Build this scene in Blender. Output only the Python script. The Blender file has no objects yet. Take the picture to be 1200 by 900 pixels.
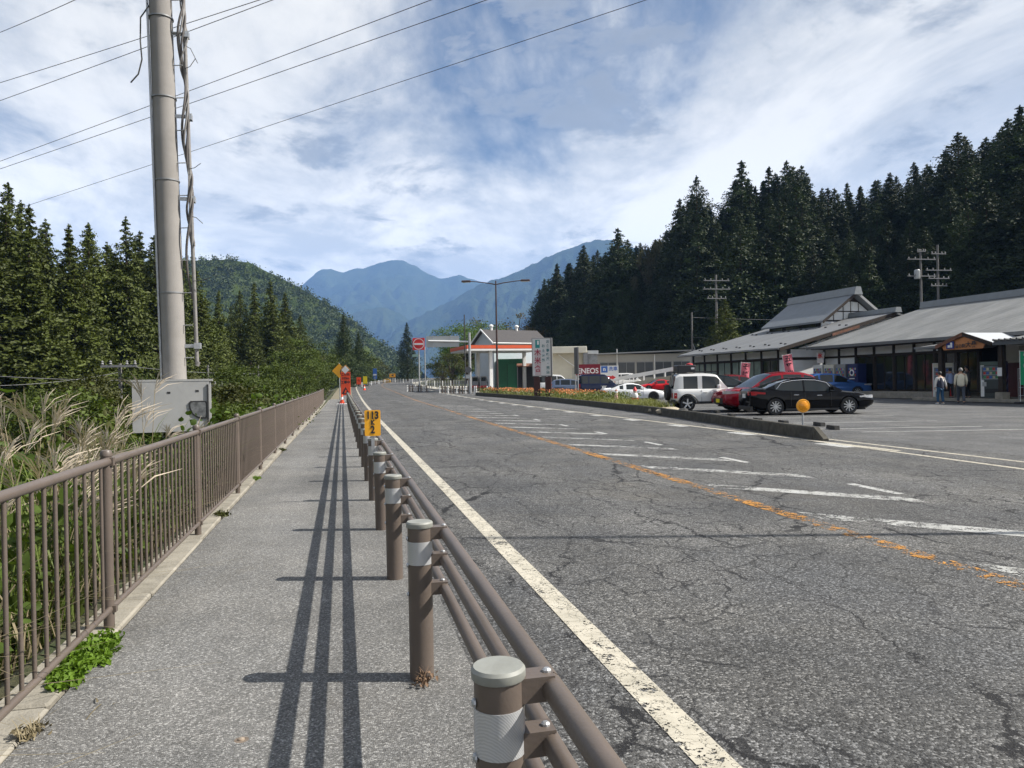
import bpy, bmesh, math, random
import numpy as np
from mathutils import Vector, Matrix, Euler
sc = bpy.context.scene
C = sc.collection
R = math.radians
random.seed(7); rng = np.random.default_rng(7)

# ---------------------------------------------------------------- camera
F, HC = 895.0, 447.0                      # focal length in photo pixels, horizon row at the photo's centre column
CH, ROLL, YAW = 1.5, R(1.0), R(12.534)
PITCH = math.atan((450 - HC) / F)
cam = bpy.data.cameras.new('camera'); co = bpy.data.objects.new('camera', cam); C.objects.link(co)
cam.sensor_width = 36; cam.lens = 36 * F / 1200; cam.clip_start = .05; cam.clip_end = 40000
co.location = (0, 0, CH)
co.rotation_euler = (Matrix.Rotation(-YAW, 3, 'Z') @ Matrix.Rotation(R(90) - PITCH, 3, 'X') @ Matrix.Rotation(-ROLL, 3, 'Z')).to_euler()
sc.camera = co

# ---------------------------------------------------------------- sky, sun, exposure
SUN_EL = R(42.6); SUN_H = (.967, -.256)   # towards the sun, on the ground plane
w = bpy.data.worlds.new('World'); sc.world = w; w.use_nodes = True
nt = w.node_tree; nt.nodes.clear(); N = nt.nodes.new; L = nt.links.new
def wn(t, **k):
    n = N(t)
    for a, b in k.items():
        if a.startswith('i'): n.inputs[int(a[1:])].default_value = b
        else: setattr(n, a, b)
    return n
sky = wn('ShaderNodeTexSky', sky_type='NISHITA', sun_disc=False, sun_elevation=SUN_EL, sun_rotation=math.atan2(SUN_H[0], SUN_H[1]), altitude=500, air_density=1.0, dust_density=.6, ozone_density=1.6)
tc = N('ShaderNodeTexCoord'); sep = N('ShaderNodeSeparateXYZ'); L(tc.outputs['Generated'], sep.inputs[0])
def mth(op, a, b=None, c=None):
    n = N('ShaderNodeMath'); n.operation = op
    for i, v in enumerate((a, b, c)):
        if v is None: continue
        if isinstance(v, (int, float)): n.inputs[i].default_value = v
        else: L(v, n.inputs[i])
    return n.outputs[0]
zz = mth('MAXIMUM', sep.outputs[2], 0.0)
zd = mth('ADD', zz, .16)
comb = N('ShaderNodeCombineXYZ'); L(mth('DIVIDE', sep.outputs[0], zd), comb.inputs[0]); L(mth('DIVIDE', sep.outputs[1], zd), comb.inputs[1])
def noise(scale, detail, rough, dist, off, stretch=(1, 1, 1), rot=0):
    mp = N('ShaderNodeMapping'); mp.inputs['Location'].default_value = off; mp.inputs['Scale'].default_value = stretch; mp.inputs['Rotation'].default_value = (0, 0, rot)
    L(comb.outputs[0], mp.inputs[0])
    n = N('ShaderNodeTexNoise'); n.inputs['Scale'].default_value = scale; n.inputs['Detail'].default_value = detail; n.inputs['Roughness'].default_value = rough; n.inputs['Distortion'].default_value = dist
    L(mp.outputs[0], n.inputs[0]); return n.outputs[0]
def ramp(v, a, b):
    m = N('ShaderNodeMapRange'); m.interpolation_type = 'SMOOTHSTEP'; m.inputs[1].default_value = a; m.inputs[2].default_value = b
    L(v, m.inputs[0]); return m.outputs[0]
big = noise(.75, 12, .6, .45, (14.7, 7.4, 0), (1, .75, 1), R(25))          # white veil with blue gaps
lowhaze = ramp(mth('SUBTRACT', .46, zz), 0, .36)                          # more cloud towards the horizon
cover = ramp(mth('ADD', big, mth('MULTIPLY', lowhaze, .15)), .40, .55)
grey = noise(2.1, 10, .6, .25, (29.8, 2.2, 4), (1, 1, 1), 0)              # grey cumulus under it
greym = ramp(grey, .55, .66)
shade = noise(1.5, 10, .64, .4, (1.7, 5.2, 9), (1, .55, 1), R(-20))       # thick and thin parts of the veil
cw = N('ShaderNodeMix'); cw.data_type = 'RGBA'; L(ramp(shade, .38, .60), cw.inputs[0]); cw.inputs[6].default_value = (.56, .57, .565, 1); cw.inputs[7].default_value = (1.0, .965, .88, 1)
cg = N('ShaderNodeMix'); cg.data_type = 'RGBA'; L(mth('MULTIPLY', greym, .85), cg.inputs[0]); L(cw.outputs[2], cg.inputs[6]); cg.inputs[7].default_value = (.30, .32, .34, 1)
b1 = N('ShaderNodeBackground'); L(sky.outputs[0], b1.inputs[0]); b1.inputs[1].default_value = .042
b2 = N('ShaderNodeBackground'); L(cg.outputs[2], b2.inputs[0]); L(mth('ADD', .61, mth('MULTIPLY', mth('POWER', lowhaze, 2.0), .34)), b2.inputs[1])
mx = N('ShaderNodeMixShader'); L(mth('MAXIMUM', mth('MULTIPLY', cover, .96), mth('MULTIPLY', greym, .8)), mx.inputs[0]); L(b1.outputs[0], mx.inputs[1]); L(b2.outputs[0], mx.inputs[2])
wo = N('ShaderNodeOutputWorld'); L(mx.outputs[0], wo.inputs[0])

sl = bpy.data.lights.new('sun', 'SUN'); sl.energy = 5.0; sl.angle = R(.53); sl.color = (1, .95, .87)
so = bpy.data.objects.new('sun', sl); C.objects.link(so)
sd = Vector((-SUN_H[0] * math.cos(SUN_EL), -SUN_H[1] * math.cos(SUN_EL), -math.sin(SUN_EL)))
so.rotation_euler = sd.to_track_quat('-Z', 'Y').to_euler(); so.location = (40, -10, 60)
sc.view_settings.view_transform = 'Standard'; sc.view_settings.look = 'None'; sc.view_settings.exposure = .95; sc.view_settings.gamma = 1
sc.cycles.use_denoising = True; sc.cycles.max_bounces = 6; sc.cycles.diffuse_bounces = 2; sc.cycles.glossy_bounces = 2
sc.cycles.transmission_bounces = 3; sc.cycles.transparent_max_bounces = 6; sc.cycles.volume_bounces = 0
sc.cycles.caustics_reflective = False; sc.cycles.caustics_refractive = False; sc.cycles.sample_clamp_indirect = 4

# ---------------------------------------------------------------- pixel -> place
def ray(px, py):
    x, y = px - 600, 450 - py
    c, s = math.cos(-ROLL), math.sin(-ROLL); x, y = x * c - y * s, x * s + y * c
    d = (x / F, 1, y / F); cp, sp = math.cos(PITCH), math.sin(PITCH)
    d = (d[0], d[1] * cp + d[2] * sp, -d[1] * sp + d[2] * cp)
    c, s = math.cos(-YAW), math.sin(-YAW)
    return Vector((d[0] * c - d[1] * s, d[0] * s + d[1] * c, d[2]))
FWD = Vector((math.sin(YAW), math.cos(YAW), 0)); RGT = Vector((math.cos(YAW), -math.sin(YAW), 0))
def D(px, dep, py=450):                    # point on the ray of a pixel at a forward distance
    d = ray(px, py); return Vector((0, 0, CH)) + d * (dep / d.dot(FWD))
def lerp(a, b, t): return a + (b - a) * t
def curve(tab, y):
    if y <= tab[0][0]: return tab[0][1]
    for (a, p), (b, q) in zip(tab, tab[1:]):
        if y <= b: return lerp(p, q, (y - a) / (b - a))
    return tab[-1][1]
ys = [-60, 0, 30, 60, 100, 130, 150, 175, 215, 240, 265, 300, 400, 700]
xs = [1.38, 1.38, 1.45, 1.6, 1.9, 2.2, 3.0, 5.0, 11.4, 17, 24, 37, 85, 240]
_yy = np.linspace(-60, 700, 1521); _xx = np.interp(_yy, ys, xs)
for _ in range(4): _xx = np.convolve(np.pad(_xx, 15, 'edge'), np.ones(31) / 31, 'valid')
def XL(y): return float(np.interp(y, _yy, _xx))      # left white line
def rise(y): return .14 * math.log1p(math.exp(min(60, (y - 60) / 10)))
def toe(y): return curve([(-80, 74), (40, 66), (90, 60), (130, 51), (170, 45), (230, 60), (400, 150)], y)
def G(x, y):
    z = rise(y) if y < 320 else rise(320)
    xr = x - (XL(y) - 1.38)
    if xr < -1.75:
        d = -1.75 - xr
        z -= .75 * (1 - math.exp(-d / .9)) + .17 * min(d, 34)
        if d > 80: z += .22 * (d - 80)
    h = x - toe(y)
    if h > 0: z += (20 * (1 - math.exp(-.5 * h / 20)) + .06 * h) * min(1, h / 6)
    return z
def gnd(px, py):                           # where the ray of a pixel meets the ground
    d = ray(px, py); p = Vector((0, 0, CH)); t = 1.0
    while t < 900:
        q = p + d * t
        if q.z < G(q.x, q.y): break
        t *= 1.01
    a, b = t / 1.01, t
    for _ in range(20):
        m = (a + b) / 2; q = p + d * m
        if q.z < G(q.x, q.y): b = m
        else: a = m
    return p + d * a
def DG(px, dep):
    p = D(px, dep); p.z = G(p.x, p.y); return p

# ---------------------------------------------------------------- materials
MATS = {}
def M(name, col, rough=.6, metal=0, var=.12, scale=4, bump=0, bscale=30, spec=.5, rnd=0, trans=0, emit=0, coat=0, dirt=0):
    if name in MATS: return MATS[name]
    m = bpy.data.materials.new(name); m.use_nodes = True; t = m.node_tree; b = t.nodes['Principled BSDF']
    b.inputs['Roughness'].default_value = rough; b.inputs['Metallic'].default_value = metal; b.inputs['Specular IOR Level'].default_value = spec
    b.inputs['Coat Weight'].default_value = coat; b.inputs['Coat Roughness'].default_value = .06
    if emit: b.inputs['Emission Color'].default_value = (*col, 1); b.inputs['Emission Strength'].default_value = emit
    tcn = t.nodes.new('ShaderNodeTexCoord'); base = None
    nz = t.nodes.new('ShaderNodeTexNoise'); nz.inputs['Scale'].default_value = scale; nz.inputs['Detail'].default_value = 6; nz.inputs['Roughness'].default_value = .65
    t.links.new(tcn.outputs['Object'], nz.inputs[0])
    cr = t.nodes.new('ShaderNodeMapRange'); cr.inputs[1].default_value = .3; cr.inputs[2].default_value = .7; cr.inputs[3].default_value = 1 - var; cr.inputs[4].default_value = 1 + var
    t.links.new(nz.outputs[0], cr.inputs[0]); fac = cr.outputs[0]
    if rnd:
        oi = t.nodes.new('ShaderNodeObjectInfo'); mr = t.nodes.new('ShaderNodeMapRange'); mr.inputs[3].default_value = 1 - rnd; mr.inputs[4].default_value = 1 + rnd
        t.links.new(oi.outputs['Random'], mr.inputs[0]); mm = t.nodes.new('ShaderNodeMath'); mm.operation = 'MULTIPLY'
        t.links.new(fac, mm.inputs[0]); t.links.new(mr.outputs[0], mm.inputs[1]); fac = mm.outputs[0]
    mu = t.nodes.new('ShaderNodeVectorMath'); mu.operation = 'SCALE'; mu.inputs[0].default_value = col
    t.links.new(fac, mu.inputs['Scale']); out = mu.outputs[0]
    if dirt:                               # brown-grey grime and stains with a shape of their own
        n2 = t.nodes.new('ShaderNodeTexNoise'); n2.inputs['Scale'].default_value = scale * .6; n2.inputs['Detail'].default_value = 9; n2.inputs['Roughness'].default_value = .72; n2.inputs['Distortion'].default_value = .6
        t.links.new(tcn.outputs['Object'], n2.inputs[0]); r2 = t.nodes.new('ShaderNodeMapRange'); r2.inputs[1].default_value = .5; r2.inputs[2].default_value = .75; r2.inputs[4].default_value = dirt
        t.links.new(n2.outputs[0], r2.inputs[0]); mxn = t.nodes.new('ShaderNodeMix'); mxn.data_type = 'RGBA'
        t.links.new(r2.outputs[0], mxn.inputs[0]); t.links.new(out, mxn.inputs[6]); mxn.inputs[7].default_value = (.09, .08, .06, 1); out = mxn.outputs[2]
    t.links.new(out, b.inputs['Base Color'])
    if bump:
        n3 = t.nodes.new('ShaderNodeTexNoise'); n3.inputs['Scale'].default_value = bscale; n3.inputs['Detail'].default_value = 4
        t.links.new(tcn.outputs['Object'], n3.inputs[0]); bp = t.nodes.new('ShaderNodeBump'); bp.inputs['Strength'].default_value = bump; bp.inputs['Distance'].default_value = .02
        t.links.new(n3.outputs[0], bp.inputs['Height']); t.links.new(bp.outputs[0], b.inputs['Normal'])
    if trans:                              # thin leaves let light through
        tr = t.nodes.new('ShaderNodeBsdfTranslucent'); ms = t.nodes.new('ShaderNodeMixShader'); ms.inputs[0].default_value = trans
        sc2 = t.nodes.new('ShaderNodeVectorMath'); sc2.operation = 'MULTIPLY'; sc2.inputs[1].default_value = (1.3, 1.35, .6)
        t.links.new(out, sc2.inputs[0]); t.links.new(sc2.outputs[0], tr.inputs[0])
        t.links.new(b.outputs[0], ms.inputs[1]); t.links.new(tr.outputs[0], ms.inputs[2]); t.links.new(ms.outputs[0], t.nodes['Material Output'].inputs[0])
    MATS[name] = m; return m
class NT:                                  # tiny node-graph writer
    def __init__(s, name):
        s.m = bpy.data.materials.new(name); s.m.use_nodes = True; s.t = s.m.node_tree; s.b = s.t.nodes['Principled BSDF']; MATS[name] = s.m
        s.tc = s.t.nodes.new('ShaderNodeTexCoord')
    def n(s, ty, ins=None, **k):
        n = s.t.nodes.new(ty)
        for a, b in k.items(): setattr(n, a, b)
        for i, v in (ins or {}).items():
            if hasattr(v, 'is_linked') or isinstance(v, bpy.types.NodeSocket): s.t.links.new(v, n.inputs[i])
            else: n.inputs[i].default_value = v
        return n
    def noise(s, scale, det=5, rough=.6, dist=0, vec=None, stretch=None):
        v = vec or s.tc.outputs['Object']
        if stretch: v = s.n('ShaderNodeMapping', {0: v, 3: stretch}).outputs[0]
        return s.n('ShaderNodeTexNoise', {0: v, 'Scale': scale, 'Detail': det, 'Roughness': rough, 'Distortion': dist}).outputs[0]
    def vor(s, scale, feat='F1', vec=None, out=0, rand=1):
        return s.n('ShaderNodeTexVoronoi', {0: vec or s.tc.outputs['Object'], 'Scale': scale, 'Randomness': rand}, feature=feat).outputs[out]
    def mr(s, v, a, b, c=0, d=1, sm=False): return s.n('ShaderNodeMapRange', {0: v, 1: a, 2: b, 3: c, 4: d}, interpolation_type='SMOOTHSTEP' if sm else 'LINEAR').outputs[0]
    def ma(s, op, a, b=0.0): return s.n('ShaderNodeMath', {0: a, 1: b}, operation=op).outputs[0]
    def mix(s, f, a, b): return s.n('ShaderNodeMix', {0: f, 6: a, 7: b}, data_type='RGBA').outputs[2]
    def bump(s, h, st, dist=.01): s.t.links.new(s.n('ShaderNodeBump', {'Height': h, 'Strength': st, 'Distance': dist}).outputs[0], s.b.inputs['Normal'])
    def col(s, c): s.t.links.new(c, s.b.inputs['Base Color'])
    def rgh(s, v):
        if isinstance(v, float): s.b.inputs['Roughness'].default_value = v
        else: s.t.links.new(v, s.b.inputs['Roughness'])

def asphalt(name, a, b, cracks, warm, sz=75, con=1.0):
    g = NT(name); P = g.tc.outputs['Object']
    st = g.vor(sz, out=1); st = g.n('ShaderNodeSeparateColor', {0: st}).outputs[0]        # single stones
    stone = g.mr(st, 0, 1, max(.08, 1 - .6 * con), 1 + .5 * con); stone = g.ma('ADD', stone, g.ma('MULTIPLY', g.ma('GREATER_THAN', st, .86), .9 * con))
    st2 = g.n('ShaderNodeSeparateColor', {0: g.vor(190, out=1)}).outputs[1]; fine = g.mr(st2, 0, 1, .7, 1.3)
    patch = g.mr(g.noise(.45, 7, .66, .4), .3, .7, .74, 1.26); band = g.mr(g.noise(1.1, 4, .6, 0, None, (1, .04, 1)), .3, .7, .8, 1.17)
    f = g.ma('MULTIPLY', g.ma('MULTIPLY', stone, fine), g.ma('MULTIPLY', patch, band))
    c = g.mix(g.mr(g.noise(.7, 5), .35, .65), (*a, 1), (*b, 1))
    c = g.n('ShaderNodeVectorMath', {0: c}, operation='SCALE'); g.t.links.new(f, c.inputs['Scale']); c = c.outputs[0]
    stain = g.mr(g.noise(.33, 7, .7, .8), .56, .72); c = g.mix(g.ma('MULTIPLY', stain, .3), c, (*warm, 1))
    h = g.mr(g.vor(sz), 0, .6, 1, 0)
    if cracks:
        wv = g.n('ShaderNodeTexNoise', {0: P, 'Scale': 1.6, 'Detail': 7, 'Roughness': .72}).outputs[1]
        wv = g.n('ShaderNodeVectorMath', {0: wv, 1: (.5, .5, .5)}, operation='SUBTRACT').outputs[0]
        v1 = g.n('ShaderNodeVectorMath', {0: wv, 1: (.75, .75, 0)}, operation='MULTIPLY').outputs[0]
        v1 = g.n('ShaderNodeVectorMath', {0: P, 1: v1}, operation='ADD').outputs[0]
        v1 = g.n('ShaderNodeMapping', {0: v1, 3: (1, .33, 0)}).outputs[0]
        cr = g.vor(.8, 'DISTANCE_TO_EDGE', v1)
        wid = g.mr(g.noise(2.2, 4, .6), .34, .68, .0015, .012)
        ck = g.ma('LESS_THAN', cr, wid); ck = g.ma('MULTIPLY', ck, g.mr(g.noise(.28, 4, .6, 0, None), .34, .46))
        v2 = g.n('ShaderNodeVectorMath', {0: wv, 1: (.35, .35, 0)}, operation='MULTIPLY').outputs[0]
        v2 = g.n('ShaderNodeVectorMath', {0: P, 1: v2}, operation='ADD').outputs[0]; v2 = g.n('ShaderNodeMapping', {0: v2, 3: (1, .7, 0)}).outputs[0]
        k2 = g.ma('LESS_THAN', g.vor(3.4, 'DISTANCE_TO_EDGE', v2), g.mr(g.noise(3.1, 3), .32, .74, 0, .034))
        k2 = g.ma('MULTIPLY', k2, g.mr(g.noise(.42, 4, .65), .40, .50)); ck = g.ma('MAXIMUM', ck, g.ma('MULTIPLY', k2, .85)); ck = g.ma('MULTIPLY', ck, cracks)
        c = g.mix(ck, c, (.012, .012, .013, 1)); h = g.ma('SUBTRACT', h, g.ma('MULTIPLY', ck, 3.0))
    g.col(c); g.rgh(.82); g.b.inputs['Specular IOR Level'].default_value = .3; g.bump(h, .55, .006); return g.m
ASPH = asphalt('road_asphalt', (.066, .067, .068), (.098, .096, .091), 1.0, (.12, .105, .08), 92, 1.2)
WALK = asphalt('walk_asphalt', (.128, .127, .123), (.165, .161, .152), .0, (.15, .13, .10), 130, .75)
LOT = asphalt('lot_asphalt', (.075, .076, .078), (.112, .111, .108), .35, (.12, .11, .09), 85, .8)
def paint(name, colr, hold, sc_=9):        # road paint, worn through to the asphalt where holes are
    g = NT(name); P = g.tc.outputs['Object']
    n1 = g.noise(sc_, 8, .72, .5); n2 = g.noise(.8, 4, .6); st = g.n('ShaderNodeSeparateColor', {0: g.vor(75, out=1)}).outputs[0]
    wv = g.n('ShaderNodeTexNoise', {0: P, 'Scale': 6, 'Detail': 5}).outputs[1]; vv = g.n('ShaderNodeVectorMath', {0: P, 1: wv}, operation='ADD').outputs[0]
    crk = g.ma('LESS_THAN', g.vor(5, 'DISTANCE_TO_EDGE', vv), .02)
    v = g.ma('ADD', g.ma('ADD', n1, g.ma('MULTIPLY', n2, .55)), g.ma('MULTIPLY', st, .16)); a = g.ma('LESS_THAN', v, hold); a = g.ma('MULTIPLY', a, g.ma('SUBTRACT', 1, g.ma('MULTIPLY', crk, .75)))
    c = g.mix(g.mr(g.noise(4, 6, .7), .35, .75), (*colr, 1), (colr[0] * .62, colr[1] * .62, colr[2] * .6, 1)); g.col(c); g.rgh(.6); g.bump(n1, .3, .004)
    tr = g.n('ShaderNodeBsdfTransparent'); ms = g.n('ShaderNodeMixShader', {0: a, 1: tr.outputs[0], 2: g.b.outputs[0]}); g.t.links.new(ms.outputs[0], g.t.nodes['Material Output'].inputs[0]); return g.m
WLINE = paint('white_line_paint', (.52, .48, .39), .985); OLINE = paint('orange_line_paint', (.50, .225, .03), .82); WORN = paint('worn_white_paint', (.44, .44, .42), .875, 5); DASH = paint('dash_paint', (.5, .5, .48), .98)

BROWN = M('brown_steel', (.112, .089, .074), .45, 0, .12, 3, .06, 60, .45, dirt=.3); CAPM = M('cap_grey', (.24, .245, .22), .55, 0, .15, 8, dirt=.35)
def reflmat():
    g = NT('reflective_band'); w_ = g.n('ShaderNodeTexWave', {0: g.tc.outputs['Object'], 'Scale': 75, 'Distortion': 2.5, 'Detail': 3}, wave_type='BANDS', bands_direction='DIAGONAL').outputs[1]
    g.col(g.mix(w_, (.44, .45, .46, 1), (.54, .55, .56, 1))); g.rgh(.3); g.b.inputs['Metallic'].default_value = .35; g.bump(w_, .15, .002); return g.m
REFL = reflmat()
DARK = M('dark_hole', (.012, .012, .012), .7); BLACK = M('black_plastic', (.018, .018, .02), .45); STEEL = M('galvanised', (.42, .43, .44), .45, .6, .15, 8, dirt=.2)
CONC = M('concrete', (.27, .25, .21), .9, 0, .25, 3, .35, 45, .2, dirt=.5); CONCP = M('pole_concrete', (.27, .255, .24), .85, 0, .14, 1.2, .2, 60, .2, dirt=.22)
KERB = M('mossy_kerb', (.085, .08, .068), .92, 0, .35, 5, .4, 30, .1, dirt=.5); KTOP = M('kerb_top', (.28, .26, .21), .9, 0, .3, 4, .3, 30, .1, dirt=.4)
WHITE = M('white_paint', (.74, .74, .73), .5, 0, .05, 2, dirt=.15); PLAST = M('white_plaster', (.78, .79, .79), .85, 0, .06, 1.5, .05, 40, .2, dirt=.1); CREAM = M('cream_wall', (.58, .55, .45), .8, 0, .08, 1.2, dirt=.2)
TIMB = M('dark_timber', (.035, .026, .02), .7, 0, .25, 6, .2, 40, .25); GREYS = M('grey_steel', (.24, .245, .25), .5, .3, .1, 4); TIN = M('tin_white', (.52, .54, .55), .55, 0, .08, 2, dirt=.2)
ORANGE = M('sign_orange', (.86, .085, .02), .5, 0, .05); YEL = M('sign_yellow', (.86, .40, .015), .45, 0, .05, 5, dirt=.1); RED = M('sign_red', (.62, .02, .02), .45, 0, .05); BLUE = M('sign_blue', (.03, .12, .42), .45, 0, .05); LEMON = M('lemon', (.85, .68, .02), .5, 0, .05)
GREEN = M('green_tin', (.015, .14, .06), .5, 0, .12, 2); BRPOLE = M('lamp_brown', (.055, .03, .025), .45, 0, .1, 4); RUBBER = M('rubber', (.018, .018, .019), .8, 0, .2, 10)
CORANGE = M('canopy_orange', (.62, .095, .03), .5, 0, .06, 1.5, dirt=.1); GLASS = M('dark_glass', (.012, .015, .017), .06, 0, .1, 1, spec=.8); CURT = M('curtain_glass', (.20, .25, .22), .15, 0, .25, 1.2, spec=.7)
WINT = M('car_glass', (.015, .02, .021), .04, 0, .05, 1, spec=.5)
CHROME = M('chrome', (.7, .7, .72), .15, 1, .03); WIRE = M('wire', (.03, .03, .032), .6); CABLE = M('cable_grey', (.2, .19, .18), .6, 0, .2, 20)

# ---------------------------------------------------------------- mesh helpers
class MB:
    def __init__(s): s.v = []; s.f = []
    def add(s, vs, fs):
        o = len(s.v); s.v += [tuple(v) for v in vs]; s.f += [tuple(i + o for i in f) for f in fs]; return s
    def box(s, x0, x1, y0, y1, z0, z1, m=None):
        vs = [Vector(p) for p in ((x0, y0, z0), (x1, y0, z0), (x1, y1, z0), (x0, y1, z0), (x0, y0, z1), (x1, y0, z1), (x1, y1, z1), (x0, y1, z1))]
        if m: vs = [m @ v for v in vs]
        return s.add(vs, [(3, 2, 1, 0), (4, 5, 6, 7), (0, 1, 5, 4), (1, 2, 6, 5), (2, 3, 7, 6), (3, 0, 4, 7)])
    def bbox(s, x0, x1, y0, y1, z0, z1, b=.02):      # box with chamfered vertical and top edges
        P = [(x0 + b, y0), (x1 - b, y0), (x1, y0 + b), (x1, y1 - b), (x1 - b, y1), (x0 + b, y1), (x0, y1 - b), (x0, y0 + b)]
        cx, cy = (x0 + x1) / 2, (y0 + y1) / 2
        def sh(p): return (cx + (p[0] - cx) * (1 - 2 * b / (x1 - x0)), cy + (p[1] - cy) * (1 - 2 * b / (y1 - y0)))
        vs = [(*p, z0) for p in P] + [(*p, z1 - b) for p in P] + [(*sh(p), z1) for p in P]
        fs = [tuple(range(7, -1, -1)), tuple(range(16, 24))]
        for k in (0, 8): fs += [(k + i, k + (i + 1) % 8, k + 8 + (i + 1) % 8, k + 8 + i) for i in range(8)]
        return s.add(vs, fs)
    def tube(s, pts, r, n=8, cap=True):
        pts = [Vector(p) for p in pts]; rs = r if isinstance(r, (list, tuple)) else [r] * len(pts)
        vs = []; up = None
        for i, p in enumerate(pts):
            d = (pts[min(i + 1, len(pts) - 1)] - pts[max(i - 1, 0)]).normalized()
            if up is None: up = Vector((0, 0, 1)) if abs(d.z) < .9 else Vector((1, 0, 0))
            a = d.cross(up).normalized(); up = a.cross(d).normalized()
            vs += [p + (a * math.cos(k * 2 * math.pi / n) + up * math.sin(k * 2 * math.pi / n)) * rs[i] for k in range(n)]
        fs = []
        for i in range(len(pts) - 1):
            for k in range(n): fs.append((i * n + k, i * n + (k + 1) % n, (i + 1) * n + (k + 1) % n, (i + 1) * n + k))
        if cap: fs += [tuple(range(n - 1, -1, -1)), tuple((len(pts) - 1) * n + k for k in range(n))]
        return s.add(vs, fs)
    def lathe(s, prof, n=16, m=None, cap=True):                # profile (r, z)
        vs = [Vector((r * math.cos(k * 2 * math.pi / n), r * math.sin(k * 2 * math.pi / n), z)) for r, z in prof for k in range(n)]
        if m: vs = [m @ v for v in vs]
        fs = [(i * n + k, i * n + (k + 1) % n, (i + 1) * n + (k + 1) % n, (i + 1) * n + k) for i in range(len(prof) - 1) for k in range(n)]
        if cap: fs += [tuple(range(n - 1, -1, -1)), tuple((len(prof) - 1) * n + k for k in range(n))]
        return s.add(vs, fs)
    def prism(s, poly, d, m=None):                   # poly in local xz, thickness d along +y
        n = len(poly); vs = [Vector((x, 0, z)) for x, z in poly] + [Vector((x, d, z)) for x, z in poly]
        if m: vs = [m @ v for v in vs]
        return s.add(vs, [tuple(range(n)), tuple(range(2 * n - 1, n - 1, -1))] + [(i, i + n, (i + 1) % n + n, (i + 1) % n) for i in range(n)])
    def slab(s, quad, th):                           # a sloping sheet with thickness straight down
        q = [Vector(p) for p in quad]; k = len(q); vs = q + [p - Vector((0, 0, th)) for p in q]
        return s.add(vs, [tuple(range(k)), tuple(range(2 * k - 1, k - 1, -1))] + [(i, i + k, (i + 1) % k + k, (i + 1) % k) for i in range(k)])
    def mesh(s, name):
        me = bpy.data.meshes.new(name); me.from_pydata(s.v, [], s.f)
        bm = bmesh.new(); bm.from_mesh(me); bmesh.ops.recalc_face_normals(bm, faces=bm.faces); bm.to_mesh(me); bm.free()
        return me
    def build(s, name, mat, parent=None, smooth=False):
        me = s.mesh(name); me.materials.append(mat)
        if smooth: smooth_mesh(me, smooth if not isinstance(smooth, bool) else 40)
        return link(name, me, parent)
def smooth_mesh(me, ang):
    me.polygons.foreach_set('use_smooth', [True] * len(me.polygons)); me.set_sharp_from_angle(angle=R(ang))
def link(name, me, parent=None, loc=None, rz=None):
    o = bpy.data.objects.new(name, me); C.objects.link(o)
    if parent: o.parent = parent
    if loc is not None: o.location = loc
    if rz is not None: o.rotation_euler = (0, 0, rz)
    return o
def thing(name, label, cat, loc=(0, 0, 0), rz=0, group=None):
    o = link(name, None, None, loc, rz); o.empty_display_size = .2; return tag(o, label, cat, group)
def tag(o, label=None, cat=None, group=None, kind=None):
    if label: o['label'] = label
    if cat: o['category'] = cat
    if group: o['group'] = group
    if kind: o['kind'] = kind
    return o
def copy_tree(o, parent=None, loc=None, rz=None):
    c = o.copy(); C.objects.link(c); c.parent = parent
    if loc is not None: c.location = loc
    if rz is not None: c.rotation_euler = (0, 0, rz)
    for ch in list(o.children): copy_tree(ch, c)
    return c
FONT = None
def text(s, size, mat, parent, loc, rot=(R(90), 0, 0), name='lettering', ax='CENTER', th=.002, sx=1, bold=0):
    cu = bpy.data.curves.new('t', 'FONT'); cu.body = s; cu.size = size; cu.align_x = ax; cu.align_y = 'CENTER'; cu.extrude = th; cu.offset = bold
    o = bpy.data.objects.new('t', cu); C.objects.link(o); dg = bpy.context.evaluated_depsgraph_get()
    me = bpy.data.meshes.new_from_object(o.evaluated_get(dg)); bpy.data.objects.remove(o); me.name = name
    me.materials.clear(); me.materials.append(mat); t = link(name, me, parent, loc); t.rotation_euler = rot; t.scale = (sx, 1, 1); return t
def sheet(name, rows, mat, parent=None, struct=True):     # rows of points -> grid
    n = len(rows[0]); vs = [p for r in rows for p in r]
    fs = [(i * n + k, i * n + k + 1, (i + 1) * n + k + 1, (i + 1) * n + k) for i in range(len(rows) - 1) for k in range(n - 1)]
    me = bpy.data.meshes.new(name); me.from_pydata(vs, [], fs); me.materials.append(mat)
    bm = bmesh.new(); bm.from_mesh(me); bmesh.ops.recalc_face_normals(bm, faces=bm.faces)
    if bm.faces[:][0].normal.z < 0: bmesh.ops.reverse_faces(bm, faces=bm.faces)
    bm.to_mesh(me); bm.free()
    o = link(name, me, parent)
    if struct and not parent: o['kind'] = 'structure'
    return o

# ---------------------------------------------------------------- ground, road, walk, lot
def groundmat():
    g = NT('hill_ground'); c = g.mix(g.mr(g.noise(.3, 7, .7), .35, .65), (.035, .045, .016, 1), (.075, .062, .032, 1)); c = g.mix(g.mr(g.noise(2.5, 6), .45, .7), c, (.03, .05, .012, 1)); g.col(c); g.rgh(.95); g.bump(g.noise(3, 8, .7), .8, .2); return g.m
gx = sorted(set([-3500, -2200, -1400, -900, -600, -400, -280, -200, -150, -120, -100, -85, -70, -60, -50, -42, -36, -30, -25, -21, -17, -14, -11.5, -9, -7, -5.5, -4.5, -3.7, -3.1, -2.6, -2.2, -1.95, -1.72, -1.4, 0.3, 4, 8, 12, 16, 20, 25, 30, 35, 40, 45, 50, 55, 60, 65, 70, 76, 83, 92, 104, 120, 140, 165, 200, 260, 340, 450, 700, 1100, 1800, 3500]))
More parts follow.
